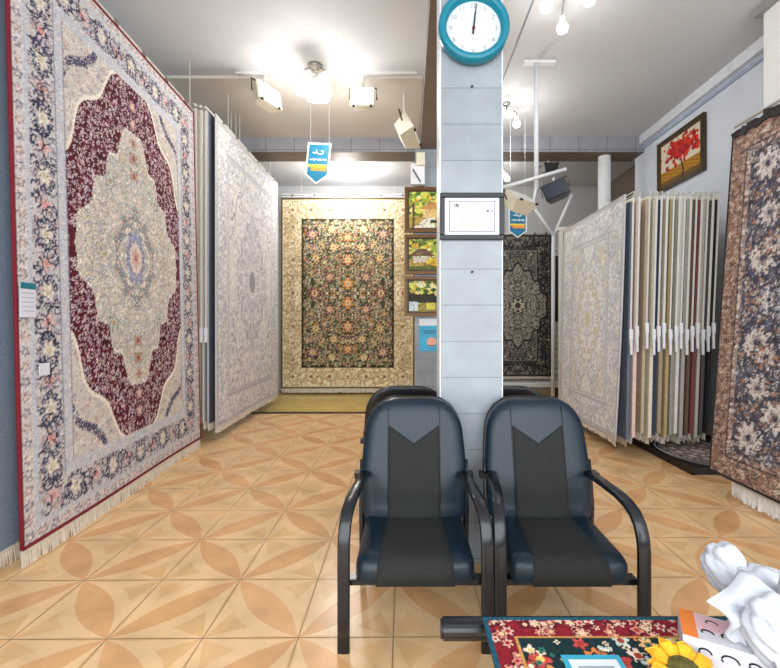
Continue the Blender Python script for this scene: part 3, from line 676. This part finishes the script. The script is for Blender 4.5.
# ------------------------------------------------------------------ table and what lies on it
TZ = .45
tb = thing('coffee_table', 'low black table under the red bordered table rug', 'table', (.85, .86, 0))
box((0, 0, TZ - .022), (1.22, .69, .03)).build('tabletop', BLACK, tb, bevel=.004)
WOODL = mat('pale_wood', (196, 150, 96), .5, var=.15)
for sx in (-.575, .575):
    for sy in (-.30, .30): box((sx, sy, .205), (.045, .045, .41)).build('leg', WOODL, tb)
MB().tube([(-.745, .385, TZ - .055), (.6, .385, TZ - .055)], .031, 20).build('crossbar', FRAMEM, tb, smooth=False)
MB().tube([(-.752, .385, TZ - .055), (-.744, .385, TZ - .055)], .026, 20).build('end_cap', BLACK, tb)
tr = thing('table_rug', 'small dark green floral rug with maroon border covering the low table', 'rug', (.85, .862, TZ - .004))
grid_mesh('pile', pat_table(1.26, .708), lambda u, v: np.stack([(u - .5) * 1.26, (v - .5) * .708, .004 + 0 * u], -1), PILE, tr)
box((0, 0, -.0005), (1.262, .710, .006)).build('backing', mat('table_rug_teal', (20, 76, 98), .8), tr)
bk_ = thing('booklet', 'white card with teal border lying on the table rug', 'card', (.47, 1.00, TZ + .003))
box((0, 0, .001), (.15, .14, .003)).build('sheet', mat('teal_card', (48, 168, 196), .5), bk_)
box((0, -.002, .003), (.122, .112, .0015)).build('inner_panel', mat('card_white', (226, 232, 236), .5, var=.02), bk_)
for k in range(5): box((0, .03 - k * .018, .0040), (.09, .004, .0006)).build('text_line', mat('card_text', (120, 140, 150), .6), bk_)
# tissue box
tx = thing('tissue_box', 'white and pink printed tissue box with black script on the table rug', 'box', (.835, 1.06, TZ), (0, 0, math.radians(-28)))
bw, bd, bh = .23, .115, .062
box((0, 0, bh / 2 + .001), (bw, bd, bh)).build('carton', mat('carton_white', (214, 212, 218), .5, var=.03), tx, bevel=.003)
box((0, .018, bh + .0018), (bw - .01, .06, .001)).build('pink_band', mat('carton_pink', (232, 186, 196), .5), tx)
box((-bw / 2 + .018, .0, bh + .0026), (.034, bd - .006, .001)).build('orange_corner', mat('carton_orange', (238, 130, 50), .5), tx)
INK = mat('black_ink', (24, 22, 30), .5)
def swoosh(cx, cz, s_, top):
    pts = [(math.cos(a) * s_ * 1.4, math.sin(a) * s_) for a in [i * .45 for i in range(9)]]
    pts = [(cx + a * (1 - .06 * i), cz + b * (1 - .05 * i)) for i, (a, b) in enumerate(pts)]
    return [(a, b, bh + .002) if top else (a, -bd / 2 - .0006, b) for a, b in pts]
for cx, cz, s_ in ((-.07, .034, .012), (-.02, .03, .016), (.03, .034, .011), (.075, .03, .014)): MB().tube(swoosh(cx, cz, s_, False), .0022, 5).build('script_mark', INK, tx)
for cx, cz, s_ in ((-.06, -.022, .012), (-.015, -.02, .015), (.03, .02, .012), (-.045, .022, .012)): MB().tube(swoosh(cx, cz, s_, True), .0020, 5).build('script_mark', INK, tx)
TIS = mat('tissue_paper', (206, 210, 218), .9, var=.02)
def tissue(label, base, pts, wid, seed, grp=None):
    """crumpled sheet swept along pts with noisy folds"""
    g = random.Random(seed); ph = [g.uniform(0, 6.3) for _ in range(8)]; pts = [Vector(p) for p in pts]
    def fn(u, v):
        k = v * (len(pts) - 1); i = min(int(k), len(pts) - 2); p = pts[i].lerp(pts[i + 1], k - i)
        a = (u - .5) * 2; w_ = wid[i] + (wid[i + 1] - wid[i]) * (k - i)
        fold = .012 * math.sin(a * 4 + ph[0] + v * 3) + .006 * math.sin(a * 11 + ph[1] - v * 5) + .010 * math.sin(v * 13 + ph[2] + a * 3)
        return p + Vector((a * w_ + .012 * math.sin(v * 9 + ph[3]), -.03 * math.cos(a * 2) + fold, .010 * math.sin(a * 4 + ph[4]) + .006 * math.sin(v * 11 + a * 4 + ph[5])))
    o = MB().grid(fn, 34, 34).build('tissue', TIS, None, smooth=True, solid=.0012, loc=base)
    return tag(o, label, 'tissue', grp)
tissue('white tissue drawn up wide out of the printed tissue box', (.865, 1.04, TZ + bh), [(.0, .0, -.0), (.01, -.01, .05), (.02, .0, .09), (.05, .02, .145)], [.04, .085, .115, .055], 3)
def lump(label, c, half, seed):
    """loosely balled tissue: a closed sheet with creased folds"""
    g = random.Random(seed); ph = [g.uniform(0, 6.3) for _ in range(9)]
    def fn(p):
        n = p.normalized(); q = p * 1.0
        k = abs(math.sin(n.x * 4.1 + n.z * 2.3 + ph[0])) * .17 + abs(math.sin(n.y * 5.2 - n.z * 4.4 + ph[1])) * .11 + abs(math.sin(n.z * 7.3 + n.x * 6.1 + ph[2])) * .07
        return q * (.84 + k)
    o = rounded(half, tuple(h * .98 for h in half), 17, fn).build('tissue', TIS, None, smooth=True, loc=c)
    return tag(o, label, 'tissue')
lump('crumpled white tissue standing highest, behind the drawn up tissue', at(724, 567, 1.19), (.052, .045, .062), 4)
lump('rounded crumpled white tissue bulging at the table end', at(762, 590, 1.13), (.072, .05, .058), 11)
lump('crumpled white tissue low at the table end under the bulging one', at(772, 630, 1.0), (.06, .045, .075), 6)
tissue('white tissue trailing down the front of the printed tissue box', (.92, .965, TZ + .01), [(.0, -.04, .0), (-.01, -.02, .05), (-.02, .0, .11), (-.03, .03, .16)], [.035, .06, .075, .05], 21)
sf = thing('sunflower', 'yellow orange sunflower bloom lying on the table rug before the tissue box', 'flower', (.664, .992, TZ + .010), (math.radians(14), 0, 0))
sf.scale = (1.3, 1.3, 1.1)
pet = MB()
for k in range(18):
    a = k / 18 * 2 * PI; R0, R1 = .026, .062 + .006 * (k % 2); d_ = Vector((math.cos(a), math.sin(a), 0)); s_ = Vector((-math.sin(a), math.cos(a), 0)); z0 = .016 + .004 * (k % 2)
    pet.add([d_ * R0 + s_ * .006 + Vector((0, 0, z0)), d_ * (R0 + R1) * .55 + s_ * .013 + Vector((0, 0, z0 + .008)), d_ * R1 + Vector((0, 0, z0 - .002)), d_ * (R0 + R1) * .55 - s_ * .013 + Vector((0, 0, z0 + .008)), d_ * R0 - s_ * .006 + Vector((0, 0, z0))], [(0, 1, 2, 3, 4)])
pet.build('petals', mat('petal_yellow', (246, 178, 30), .6, var=.15, scale=30), sf, solid=.0015)
MB().lathe([(0, .0), (.024, .002), (.034, .012), (.028, .024), (0, .028)], 20).build('flower_head', mat('seed_brown', (96, 90, 34), .8, var=.4, scale=120), sf, smooth=True)

# ------------------------------------------------------------------ column: clock, certificate
CF = 2.265
ck = thing('wall_clock', 'round white wall clock with teal rim high on the tiled column', 'clock', at(472.5, 33, CF - .001))
M90 = Matrix.Rotation(PI / 2, 3, 'X')
R_ = .179
MB().lathe([(R_ * .80, .0), (R_, .0), (R_ + .012, .02), (R_ + .010, .064), (R_ - .006, .076), (R_ - .026, .070), (R_ - .032, .035), (R_ * .80, .03)], 64, M90).build('rim', mat('teal_plastic', (12, 122, 144), .3, var=.03), ck, smooth=True)
MB().lathe([(0, .002), (R_ - .02, .002), (R_ - .02, .034), (0, .034)], 64, M90).build('dial', mat('dial_white', (206, 214, 220), .5, var=.01), ck)
def text_mesh(mb, s, size, loc, M):
    c = bpy.data.curves.new('numeral', 'FONT'); c.body = s; c.size = size; c.align_x = 'CENTER'; c.align_y = 'CENTER'; c.extrude = .0006; c.resolution_u = 3
    o = bpy.data.objects.new('numeral', c); COL.objects.link(o)
    me = bpy.data.meshes.new_from_object(o.evaluated_get(bpy.context.evaluated_depsgraph_get()))
    mb.add([M @ v.co + Vector(loc) for v in me.vertices], [tuple(p.vertices) for p in me.polygons])
    bpy.data.objects.remove(o); bpy.data.curves.remove(c); bpy.data.meshes.remove(me)
for k in range(1, 13):
    a = PI / 2 - k * PI / 6; mbn = MB(); text_mesh(mbn, str(k), .036, (math.cos(a) * .122, -.0348, math.sin(a) * .122), M90); mbn.build('numeral', mat('numeral_brown', (160, 146, 140), .6), ck)
HAND = mat('hand_black', (26, 18, 22), .4)
def hand(L, tail, w_, ang, y, nm, m):
    d_ = Vector((math.sin(ang), 0, math.cos(ang))); s_ = Vector((d_.z, 0, -d_.x)); o_ = Vector((0, y, 0)); mb = MB()
    pts = [-d_ * tail - s_ * w_, -d_ * tail + s_ * w_, d_ * L + s_ * w_ * .5, d_ * L - s_ * w_ * .5]
    mb.add([p + o_ for p in pts] + [p + o_ + Vector((0, -.002, 0)) for p in pts], [(0, 1, 2, 3), (7, 6, 5, 4), (0, 4, 5, 1), (1, 5, 6, 2), (2, 6, 7, 3), (3, 7, 4, 0)])
    mb.build(nm, m, ck)
hand(.085, .03, .0055, .10, -.038, 'hour_hand', HAND); hand(.13, .035, .004, .12, -.042, 'minute_hand', HAND)
MB().lathe([(0, .034), (.008, .034), (.008, .046), (0, .046)], 16, M90).build('hub', mat('hub_maroon', (96, 26, 36), .4), ck)

def frame_rect(root, w_, h_, fw, depth, m, name='frame'):
    mb = MB()
    for sx in (-1, 1): mb.box((sx * (w_ - fw) / 2, -depth / 2, 0), (fw, depth, h_ - 2 * fw))
    for sz in (-1, 1): mb.box((0, -depth / 2, sz * (h_ - fw) / 2), (w_, depth, fw))
    return mb.build(name, m, root, bevel=.004)
cc = at(471.7, 217, CF - .001)
ce = thing('framed_certificate', 'framed white certificate with black frame hung on the tiled column', 'certificate', cc)
cw, ch = .351, .255
frame_rect(ce, cw, ch, .026, .024, BLACK)
box((0, -.006, 0), (cw - .03, .008, ch - .03)).build('mat_board', mat('mat_lilac', (218, 220, 242), .5, var=.01), ce)
sheet = box((0, -.0105, 0), (.247, .002, .166)).build('sheet', mat('cert_paper', (230, 226, 238), .6, var=.03), ce)
INKG = mat('ink_grey', (140, 136, 160), .6)
mb = MB()
for a_, t_ in ((.0, .004), (.012, .0015)):
    W2, H2 = .1235 - a_, .083 - a_
    for sx in (-1, 1): mb.box((sx * W2, -.0118, 0), (t_, .0008, 2 * H2)).box((0, -.0118, sx * H2), (2 * W2, .0008, t_))
mb.build('border_line', mat('ink_dark', (92, 92, 106), .6), ce)
mb = MB(); g = random.Random(2)
for k in range(7):
    z = .045 - k * .017; wd = g.uniform(.10, .16); mb.box((.0 + g.uniform(-.01, .01), -.0118, z), (wd, .0006, .003))
mb.build('text_line', INKG, ce)
MB().tube([(-.085 + .012 * math.cos(i * .9), -.0122, .058 + .010 * math.sin(i * 1.7)) for i in range(10)], .0022, 5).build('emblem', INK, ce)
MB().box((.085, -.0118, .03), (.012, .0008, .010)).box((.108, -.0118, .03), (.006, .0008, .008)).build('stamp', INK, ce)
for zz in (2.98 - .02, H + (PY - 272) * CF / F):
    pg = MB().lathe([(0, 0), (.006, 0), (.006, .010), (0, .012)], 12, M90).build('wall_plug', BLACK, None, loc=(at(472, 0, CF).x, CF - .0005, at(0, 87 if zz > 2 else 272, CF).z))
    tag(pg, 'small dark wall plug in the column tile %s' % ('below the clock' if zz > 2 else 'under the certificate'), 'plug')

# ------------------------------------------------------------------ rear column: three landscapes, leaflet, junction boxes
def landscape(seed, w_=64, h_=50, scene=0):
    g = np.random.RandomState(seed); X, Y = np.meshgrid(np.linspace(0, 1, w_), np.linspace(0, 1, h_)); a = np.zeros((h_, w_, 3)); a[:] = (120, 128, 60)
    a[Y < .4] = (176, 150, 70)
    pal = [(90, 120, 40), (206, 206, 90), (150, 170, 60), (60, 84, 34), (232, 224, 150), (196, 160, 50)]
    for _ in range(150):
        cx, cy = g.rand(), g.uniform(.35, 1); r = g.uniform(.02, .09); a[np.hypot(X - cx, Y - cy) < r] = pal[g.randint(len(pal))]
    if scene == 0:   # cottage by a path
        a[(abs(X - .55) < .22 - (Y - .32) * .0) & (Y > .30) & (Y < .52)] = (214, 180, 120); a[(abs(X - .55) < .32 - (Y - .5) * 1.1) & (Y > .52) & (Y < .72)] = (190, 140, 80)
        a[(Y < .30) & (abs(X - .5 + (.3 - Y) * .5) < .10 + (.3 - Y) * .5)] = (226, 220, 200); a[(abs(X - .12) < .02) & (Y < .7)] = (96, 74, 44); a[(Y < .24) & (Y > .16) & (X > .5)] = (40, 60, 30)
    elif scene == 1:  # barn with brown roof
        a[(X > .12) & (X < .5) & (Y > .25) & (Y < .5)] = (206, 196, 176); a[(abs(X - .31) < .30 - (Y - .45) * .9) & (Y > .45) & (Y < .68)] = (112, 84, 60)
        for _ in range(40): a[np.hypot(X - g.uniform(.4, .9), (Y - g.uniform(.15, .35))) < .06] = [(206, 170, 40), (226, 196, 70), (150, 120, 40)][g.randint(3)]
        a[(Y < .14)] = (96, 100, 44)
    else:  # pond with swans under dark trees
        a[(Y > .30) & (Y < .62)] = (46, 44, 26)
        for _ in range(60): a[np.hypot(X - g.rand(), Y - g.uniform(.6, 1)) < .06] = pal[g.randint(6)]
        a[np.hypot((X - .30), (Y - .85) * 1.2) < .10] = (236, 238, 190); a[np.hypot((X - .75) * .7, Y - .6) < .12] = (206, 190, 140); a[(Y < .30)] = (150, 140, 66); a[(X < .22) & (Y > .05) & (Y < .33)] = (196, 214, 224); a[(abs(X - .5) < .1) & (Y < .3) & (Y > .1)] = (206, 200, 80)
    for _ in range(500):
        cx, cy = g.rand(), g.rand(); m = np.hypot(X - cx, Y - cy) < g.uniform(.008, .022); a[m] = np.clip(a[m] * g.uniform(.55, 1.35) + g.normal(0, 14, 3), 0, 255)
    return a
GOLD = mat('gilt_wood', (104, 72, 32), .35, metal=.3, var=.25, scale=40); DKW = mat('dark_walnut', (62, 38, 22), .4, var=.15)
cxp = (.10 + .55) / 2
px0 = (404.5 - PX) * 5.95 / F; pw = 2 * (cxp - px0)
for i, (y0, y1, lb) in enumerate(((186.5, 232.5, 'gilt framed painting of a cottage among trees, top one on the rear column'), (234, 274.5, 'gilt framed painting of a barn and yellow bushes, between two paintings on the rear column'), (276, 316.5, 'gilt framed painting of a dark pond, lowest on the rear column'))):
    c = at(0, (y0 + y1) / 2, 5.95); hh = (y1 - y0) * 5.95 / F - .01
    p = thing('framed_painting', lb, 'painting', (cxp, 5.998, c.z), group='paintings on the rear column')
    frame_rect(p, pw, hh, .045, .05, GOLD); f2 = frame_rect(p, pw - .08, hh - .08, .025, .040, DKW, 'inner_frame')
    img = landscape(70 + i, 80, 62, i)
    grid_mesh('canvas', img, lambda u, v: np.stack([(u - .5) * (pw - .10), -.026 + 0 * u, (v - .5) * (hh - .10)], -1), PRINT, p)
    box((0, -.010, 0), (pw - .06, .016, hh - .06)).build('back_board', DKW, p)
c = at(429.5, 335, 5.99); lf = thing('leaflet', 'light blue leaflet pinned on the rear column below the paintings', 'poster', (c.x, 5.997, c.z))
lh, lw = .47, .30
box((0, -.004, 0), (lw, .006, lh)).build('sheet', mat('leaflet_blue', (62, 170, 210), .5, var=.12, scale=5), lf)
box((0, -.0075, lh / 2 - .05), (lw, .001, .10)).build('white_header', mat('leaflet_white', (224, 232, 236), .5), lf)
MB().lathe([(0, 0), (.07, 0), (.07, .002), (0, .002)], 24, M90).build('picture_spot', mat('leaflet_coral', (226, 170, 150), .5), lf, loc=(.03, -.007, -.1))
MB().box((.03, -.0098, -.15), (.10, .001, .012)).box((.0, -.0078, .06), (.2, .001, .012)).box((.0, -.0078, .03), (.16, .001, .012)).build('text_line', mat('leaflet_ink', (30, 70, 100), .5), lf)
c = at(427, 174, 5.9); jb = thing('junction_box', 'white electrical junction box with cables high on the rear column', 'junction box', (.12, 5.998, c.z))
box((.02, -.06, .0), (.20, .11, .30)).build('housing', WHITE, jb, bevel=.01); box((.06, -.12, .20), (.12, .06, .18)).build('cover', mat('cover_cream', (226, 222, 200), .5), jb)
MB().tube([(-.05, -.12, .06), (-.02, -.14, .0), (.02, -.13, -.06), (.06, -.12, -.12)], .010, 6).build('cable', mat('cable_dark', (60, 66, 82), .6), jb)

# autumn painting on the wall
w_, h_ = 90, 66; X, Y = np.meshgrid(np.linspace(0, 1, w_), np.linspace(0, 1, h_)); a = np.zeros((h_, w_, 3)); a[:] = (226, 214, 190)
a[Y < .34] = (190, 128, 24); a[(Y < .34) & (np.sin(X * 30 + Y * 80) > .3)] = (150, 110, 30); a[Y < .12] = (110, 84, 28)
g = np.random.RandomState(8)
a[(abs(X - .55 - .03 * np.sin(Y * 9)) < .018) & (Y < .6)] = (60, 24, 20)
for _ in range(240):
    cx, cy = g.normal(.55, .20), g.normal(.66, .12); a[np.hypot(X - cx, (Y - cy) * .8) < g.uniform(.015, .045)] = [(196, 30, 24), (150, 16, 20), (224, 60, 30), (176, 24, 30)][g.randint(4)]
ap = thing('framed_painting', 'framed painting of a red autumn tree on the white wall above the packed rack', 'painting', (XR - .001, 5.27, 3.46), (0, 0, -PI / 2))
# local x runs along -Y, local -y faces the room
aw, ah = .90, .68
frame_rect(ap, aw, ah, .05, .045, mat('bronze_frame', (70, 58, 36), .35, metal=.4, var=.25)); frame_rect(ap, aw - .085, ah - .085, .022, .036, GOLD, 'inner_frame')
grid_mesh('canvas', a, lambda u, v: np.stack([(u - .5) * (aw - .10), -.022 + 0 * u, (v - .5) * (ah - .10)], -1), PRINT, ap)
box((0, -.009, 0), (aw - .06, .014, ah - .06)).build('back_board', DKW, ap)

# price tags
def on_rug(u, v, off): return Vector(P1(u, v, off)) + r1.location
def price_tag(label, u, v, tw, th_, full):
    p = on_rug(u, v, .016); U = (B - A).normalized(); ang = math.atan2(U.y, U.x)
    t = thing('price_tag', label, 'price tag', p, (0, 0, ang))
    box((0, 0, 0), (tw, .004, th_)).build('card', mat('tag_white', (226, 228, 240), .5, var=.02), t)
    if full:
        box((0, -.0028, th_ * .41), (tw, .002, th_ * .18)).build('header', mat('tag_teal', (20, 120, 140), .5), t)
        mb = MB()
        for k in range(5): mb.box((0, -.0025, th_ * (.2 - k * .13)), (tw * .75, .001, .004))
        mb.build('text_line', mat('tag_text', (170, 172, 196), .6), t)
price_tag('white price tag with teal header pinned to the maroon medallion rug', .024, .386, .10, .19, True)
price_tag('plain small white tag lower on the maroon medallion rug border', .068, .274, .07, .07, False)

# pennants
def pennant(label, px0, px1, py0, py1, Y, tilt, yaw):
    c = at((px0 + px1) / 2, (py0 + py1) / 2, Y); w_ = (px1 - px0) * Y / F; h_ = (py1 - py0) * Y / F
    t = thing('hanging_pennant', label, 'pennant', c, (0, tilt, yaw), group='teal shop pennants')
    def shape(s_, y, th_):
        W, Hh = w_ / 2 * s_, h_ / 2 - (1 - s_) * w_ / 2
        pts = [(-W, Hh), (W, Hh), (W, -Hh + W * .75), (0, -Hh), (-W, -Hh + W * .75)]
        mb = MB(); mb.add([(a_, y, b_) for a_, b_ in pts] + [(a_, y + th_, b_) for a_, b_ in pts], [(4, 3, 2, 1, 0), (5, 6, 7, 8, 9)] + [(i, (i + 1) % 5, 5 + (i + 1) % 5, 5 + i) for i in range(5)]); return mb
    shape(1, 0, .005).build('border', mat('pennant_white', (230, 240, 246), .5), t)
    shape(.86, -.002, .009).build('field', mat('pennant_teal', (20, 118, 152), .5, var=.08), t)
    for sy in (-.003,):
        MB().tube([(-w_ * .25, sy - .002, h_ * .26), (-w_ * .12, sy - .002, h_ * .24), (-w_ * .10, sy - .002, h_ * .33), (-w_ * .04, sy - .002, h_ * .24), (w_ * .06, sy - .002, h_ * .22), (w_ * .2, sy - .002, h_ * .25), (w_ * .22, sy - .002, h_ * .29), (w_ * .1, sy - .002, h_ * .31)], .008, 6).build('logo', mat('pennant_logo', (226, 240, 246), .5), t)
        mb = MB()
        for k in range(9): mb.box((-w_ * .32 + k * w_ * .08, sy, h_ * .09 + (k % 2) * .004), (w_ * .06, .002, .014 + .006 * (k % 3)))
        mb.build('lettering', _m['pennant_logo'], t)
        box((-w_ * .02, sy, -h_ * .06), (w_ * .8, .003, h_ * .07)).build('yellow_band', mat('pennant_yellow', (236, 206, 60), .5), t)
        box((w_ * .05, sy, -h_ * .14), (w_ * .66, .003, h_ * .08)).build('orange_band', mat('pennant_orange', (240, 150, 60), .5), t)
    Mi = Euler((0, tilt, yaw)).to_matrix().inverted()
    for sx in (-1, 1): MB().tube([(sx * w_ * .4, .002, h_ / 2), Vector((sx * w_ * .4, .002, h_ / 2)) + Mi @ Vector((0, 0, CZ - c.z - h_ / 2 - .0))], .0015, 5).build('string', WHITE, t)
pennant('teal shop pennant with yellow and orange bands hanging before the cross beam', 305.5, 330, 143, 184, 5.2, .10, -.15)
pennant('teal shop pennant hanging above the dark grey rug beside the column', 508.5, 527, 208, 238, 5.4, .0, .05)

# ------------------------------------------------------------------ lamps
trk = thing('light_track', 'thin white lighting track on the ceiling in front of the shade-toned beige panel', 'light track', (-.9, 4.56, CZ))
box((0, 0, -.008), (2.0, .025, .016)).build('track_rail', WHITE, trk)
def floodlight(label, loc, rot, body, lit, group, size=.2, drop=None, power=0):
    """square housing facing local -y, hung from a yoke"""
    t = thing('floodlight', label, 'floodlight', loc, (0, 0, 0), group=group)
    R = Euler(rot).to_matrix(); s_ = size
    mb = MB(); f, b = .5 * s_, .34 * s_
    vs = [Vector((sx * f, -.22 * s_, sz * f * .85)) for sx, sz in ((-1, -1), (1, -1), (1, 1), (-1, 1))] + [Vector((sx * b, .28 * s_, sz * b * .85)) for sx, sz in ((-1, -1), (1, -1), (1, 1), (-1, 1))]
    mb.add([R @ v for v in vs], [(0, 1, 2, 3), (7, 6, 5, 4), (0, 4, 5, 1), (1, 5, 6, 2), (2, 6, 7, 3), (3, 7, 4, 0)]).build('housing', body, t, bevel=.006)
    mb = MB(); mb.box(R @ Vector((0, -.24 * s_, 0)), (.9 * s_, .02 * s_, .74 * s_), R).build('glass', lit, t)
    mb = MB().tube([R @ Vector((-.56 * s_, 0, 0)), R @ Vector((-.56 * s_, 0, .3 * s_)) + Vector((0, 0, .2 * s_)), R @ Vector((.56 * s_, 0, .3 * s_)) + Vector((0, 0, .2 * s_)), R @ Vector((.56 * s_, 0, 0))], .03 * s_, 6)
    mb.build('yoke', mat('yoke_bronze', (70, 62, 44), .5), t)
    for sx in (-1, 1): MB().box(R @ Vector((sx * .35 * s_, -.24 * s_, -.44 * s_)), (.08 * s_, .06 * s_, .08 * s_), R).build('latch', BLACK, t)
    top = (R @ Vector((0, 0, .3 * s_)) + Vector((0, 0, .2 * s_)))
    if drop is not None: MB().tube([top, (top.x, top.y, drop - loc[2])], .012, 6).build('stem', WHITEM, t)
    if power:
        l = bpy.data.lights.new('floodlight_beam', 'SPOT'); l.energy = power; l.spot_size = 2.2; l.spot_blend = .6; l.shadow_soft_size = .06
        o = bpy.data.objects.new('floodlight_beam', l); COL.objects.link(o); o.parent = t; o.location = R @ Vector((0, -.3 * s_, 0)); o.rotation_euler = (R @ Euler((-PI / 2, 0, 0)).to_matrix() @ Matrix.Rotation(PI, 3, 'X')).to_euler()
    return t
PGLASS = mat('pale_glass', (228, 230, 220), .3, var=.02)
WG = mat('lit_flood_glass', (250, 248, 240), .3, emit=.15, var=.01)
gname = 'ceiling floodlights on the track'
floodlight('cream floodlight on the ceiling track, nearest the tall pale rug', tuple(at(266, 98, 4.56)), (-.35, .1, .9), BEIGEM, WG, gname, .30, CZ - .02)
floodlight('cream floodlight facing down on the ceiling track between the lit cluster and the column', tuple(at(363, 100, 4.56)), (-.15, 0, .0), BEIGEM, WG, gname, .27, CZ - .02)
floodlight('cream floodlight tilted steeply, hung beside the longitudinal beam', tuple(at(407, 133, 4.9)), (-.5, .35, 1.25), BEIGEM, WG, gname, .34, CZ - .03)
def chandelier(label, loc, drop, arms, sp, power, group, ph=.5, bulb_r=.05):
    t = thing('pendant_lamp', label, 'lamp', (loc[0], loc[1], CZ), group=group)
    MB().lathe([(0, 0), (.05, 0), (.045, -.02), (0, -.025)], 20).build('canopy', CHROME, t, smooth=True)
    MB().tube([(0, 0, -.03), (0, 0, -drop)], .010, 8).build('stem', CHROME, t)
    for k in range(arms):
        a = 2 * PI * k / arms + ph; d_ = Vector((math.cos(a), math.sin(a), 0))
        MB().tube([Vector((0, 0, -drop + .02)), d_ * sp * .5 + Vector((0, 0, -drop + .05)), d_ * sp + Vector((0, 0, -drop + .02)), d_ * sp + Vector((0, 0, -drop - .02))], .007, 6).build('arm', CHROME, t, smooth=True)
        hp = d_ * sp + Vector((0, 0, -drop - .02))
        h_ = MB().lathe([(0, .0), (.022, .0), (.022, -.04), (0, -.04)], 12).build('socket', WHITE, t, loc=hp)
        MB().lathe([(0, -.035), (.018, -.04), (.03, -.06), (bulb_r, -.095), (bulb_r * .8, -.13), (0, -.145)], 16).build('bulb', BULB, h_, smooth=True)
        if power: bulb_light('bulb_light', hp + Vector((0, 0, -.36)), power / arms, parent=t)
    return t
chandelier('lit chandelier with bare bulbs nearest, hanging by the ceiling seam', (1.31, 3.43), .07, 3, .19, 7, 'bare bulb chandeliers', ph=1.35)
chandelier('lit chandelier with bare bulbs just in front of the cross beam beside the column', (1.24, 5.2), .10, 3, .17, 16, 'bare bulb chandeliers')
chandelier('lit chandelier with bare bulbs beyond the cross beam, above the gold bordered rug', (-1.1, 7.25), .06, 3, .13, 66, 'bare bulb chandeliers')
chandelier('lit chandelier with bare bulbs beyond the cross beam, seen right beside the column', (1.62, 7.2), .10, 3, .14, 6, 'bare bulb chandeliers')
# cluster of lit shades on the track
cl = thing('cluster_lamp', 'lit cluster lamp with three white glass shades on the ceiling by the track', 'lamp', (at(315, 0, 4.44).x, 4.44, CZ))
MB().lathe([(0, 0), (.08, 0), (.06, -.03), (.02, -.06), (0, -.06)], 24).build('canopy', CHROME, cl, smooth=True)
for k, (dx, dy) in enumerate(((-.13, -.05), (.14, -.03), (.0, .10))):
    MB().tube([(0, 0, -.03), (dx * .6, dy * .6, -.05), (dx, dy, -.09)], .008, 6).build('arm', CHROME, cl)
    Mt = Euler((dy * 2.5, -dx * -2.5, 0)).to_matrix()
    sh = MB().lathe([(.025, 0), (.045, -.03), (.075, -.10), (.120, -.19), (.125, -.21)], 20, Mt).build('shade', SHADE, cl, smooth=True, solid=.003, loc=(dx, dy, -.09))
    MB().lathe([(0, -.04), (.03, -.07), (.055, -.14), (.03, -.20), (0, -.215)], 14, Mt).build('bulb', mat('warm_bulb', (255, 206, 120), .4, emit=5), sh, smooth=True)
    bulb_light('bulb_light', (dx * 1.3, dy * 1.3, -.42), 13, parent=cl)
# floodlights on the slanting arm
pa = at(519, 203, 4.3)
floodlight('flat white floodlight under the slanting arm beside the column', tuple(pa), (-.9, .1, .5), BEIGEM, PGLASS, 'floodlights on the slanting arm', .30, None)
pb = at(556, 192, 4.3)
floodlight('black floodlight hanging from the end of the slanting arm', tuple(pb), (-.35, -.35, -.35), BLACK, mat('dark_glass', (52, 58, 72), .15), 'floodlights on the slanting arm', .25, at(556, 176.5, 4.3).z)
pc = at(549.5, 168, 6.35)
floodlight('small black floodlight under the cross beam behind the slanting arm', tuple(pc), (-1.45, 0, 0), BLACK, _m['dark_glass'], None, .24, 3.862)
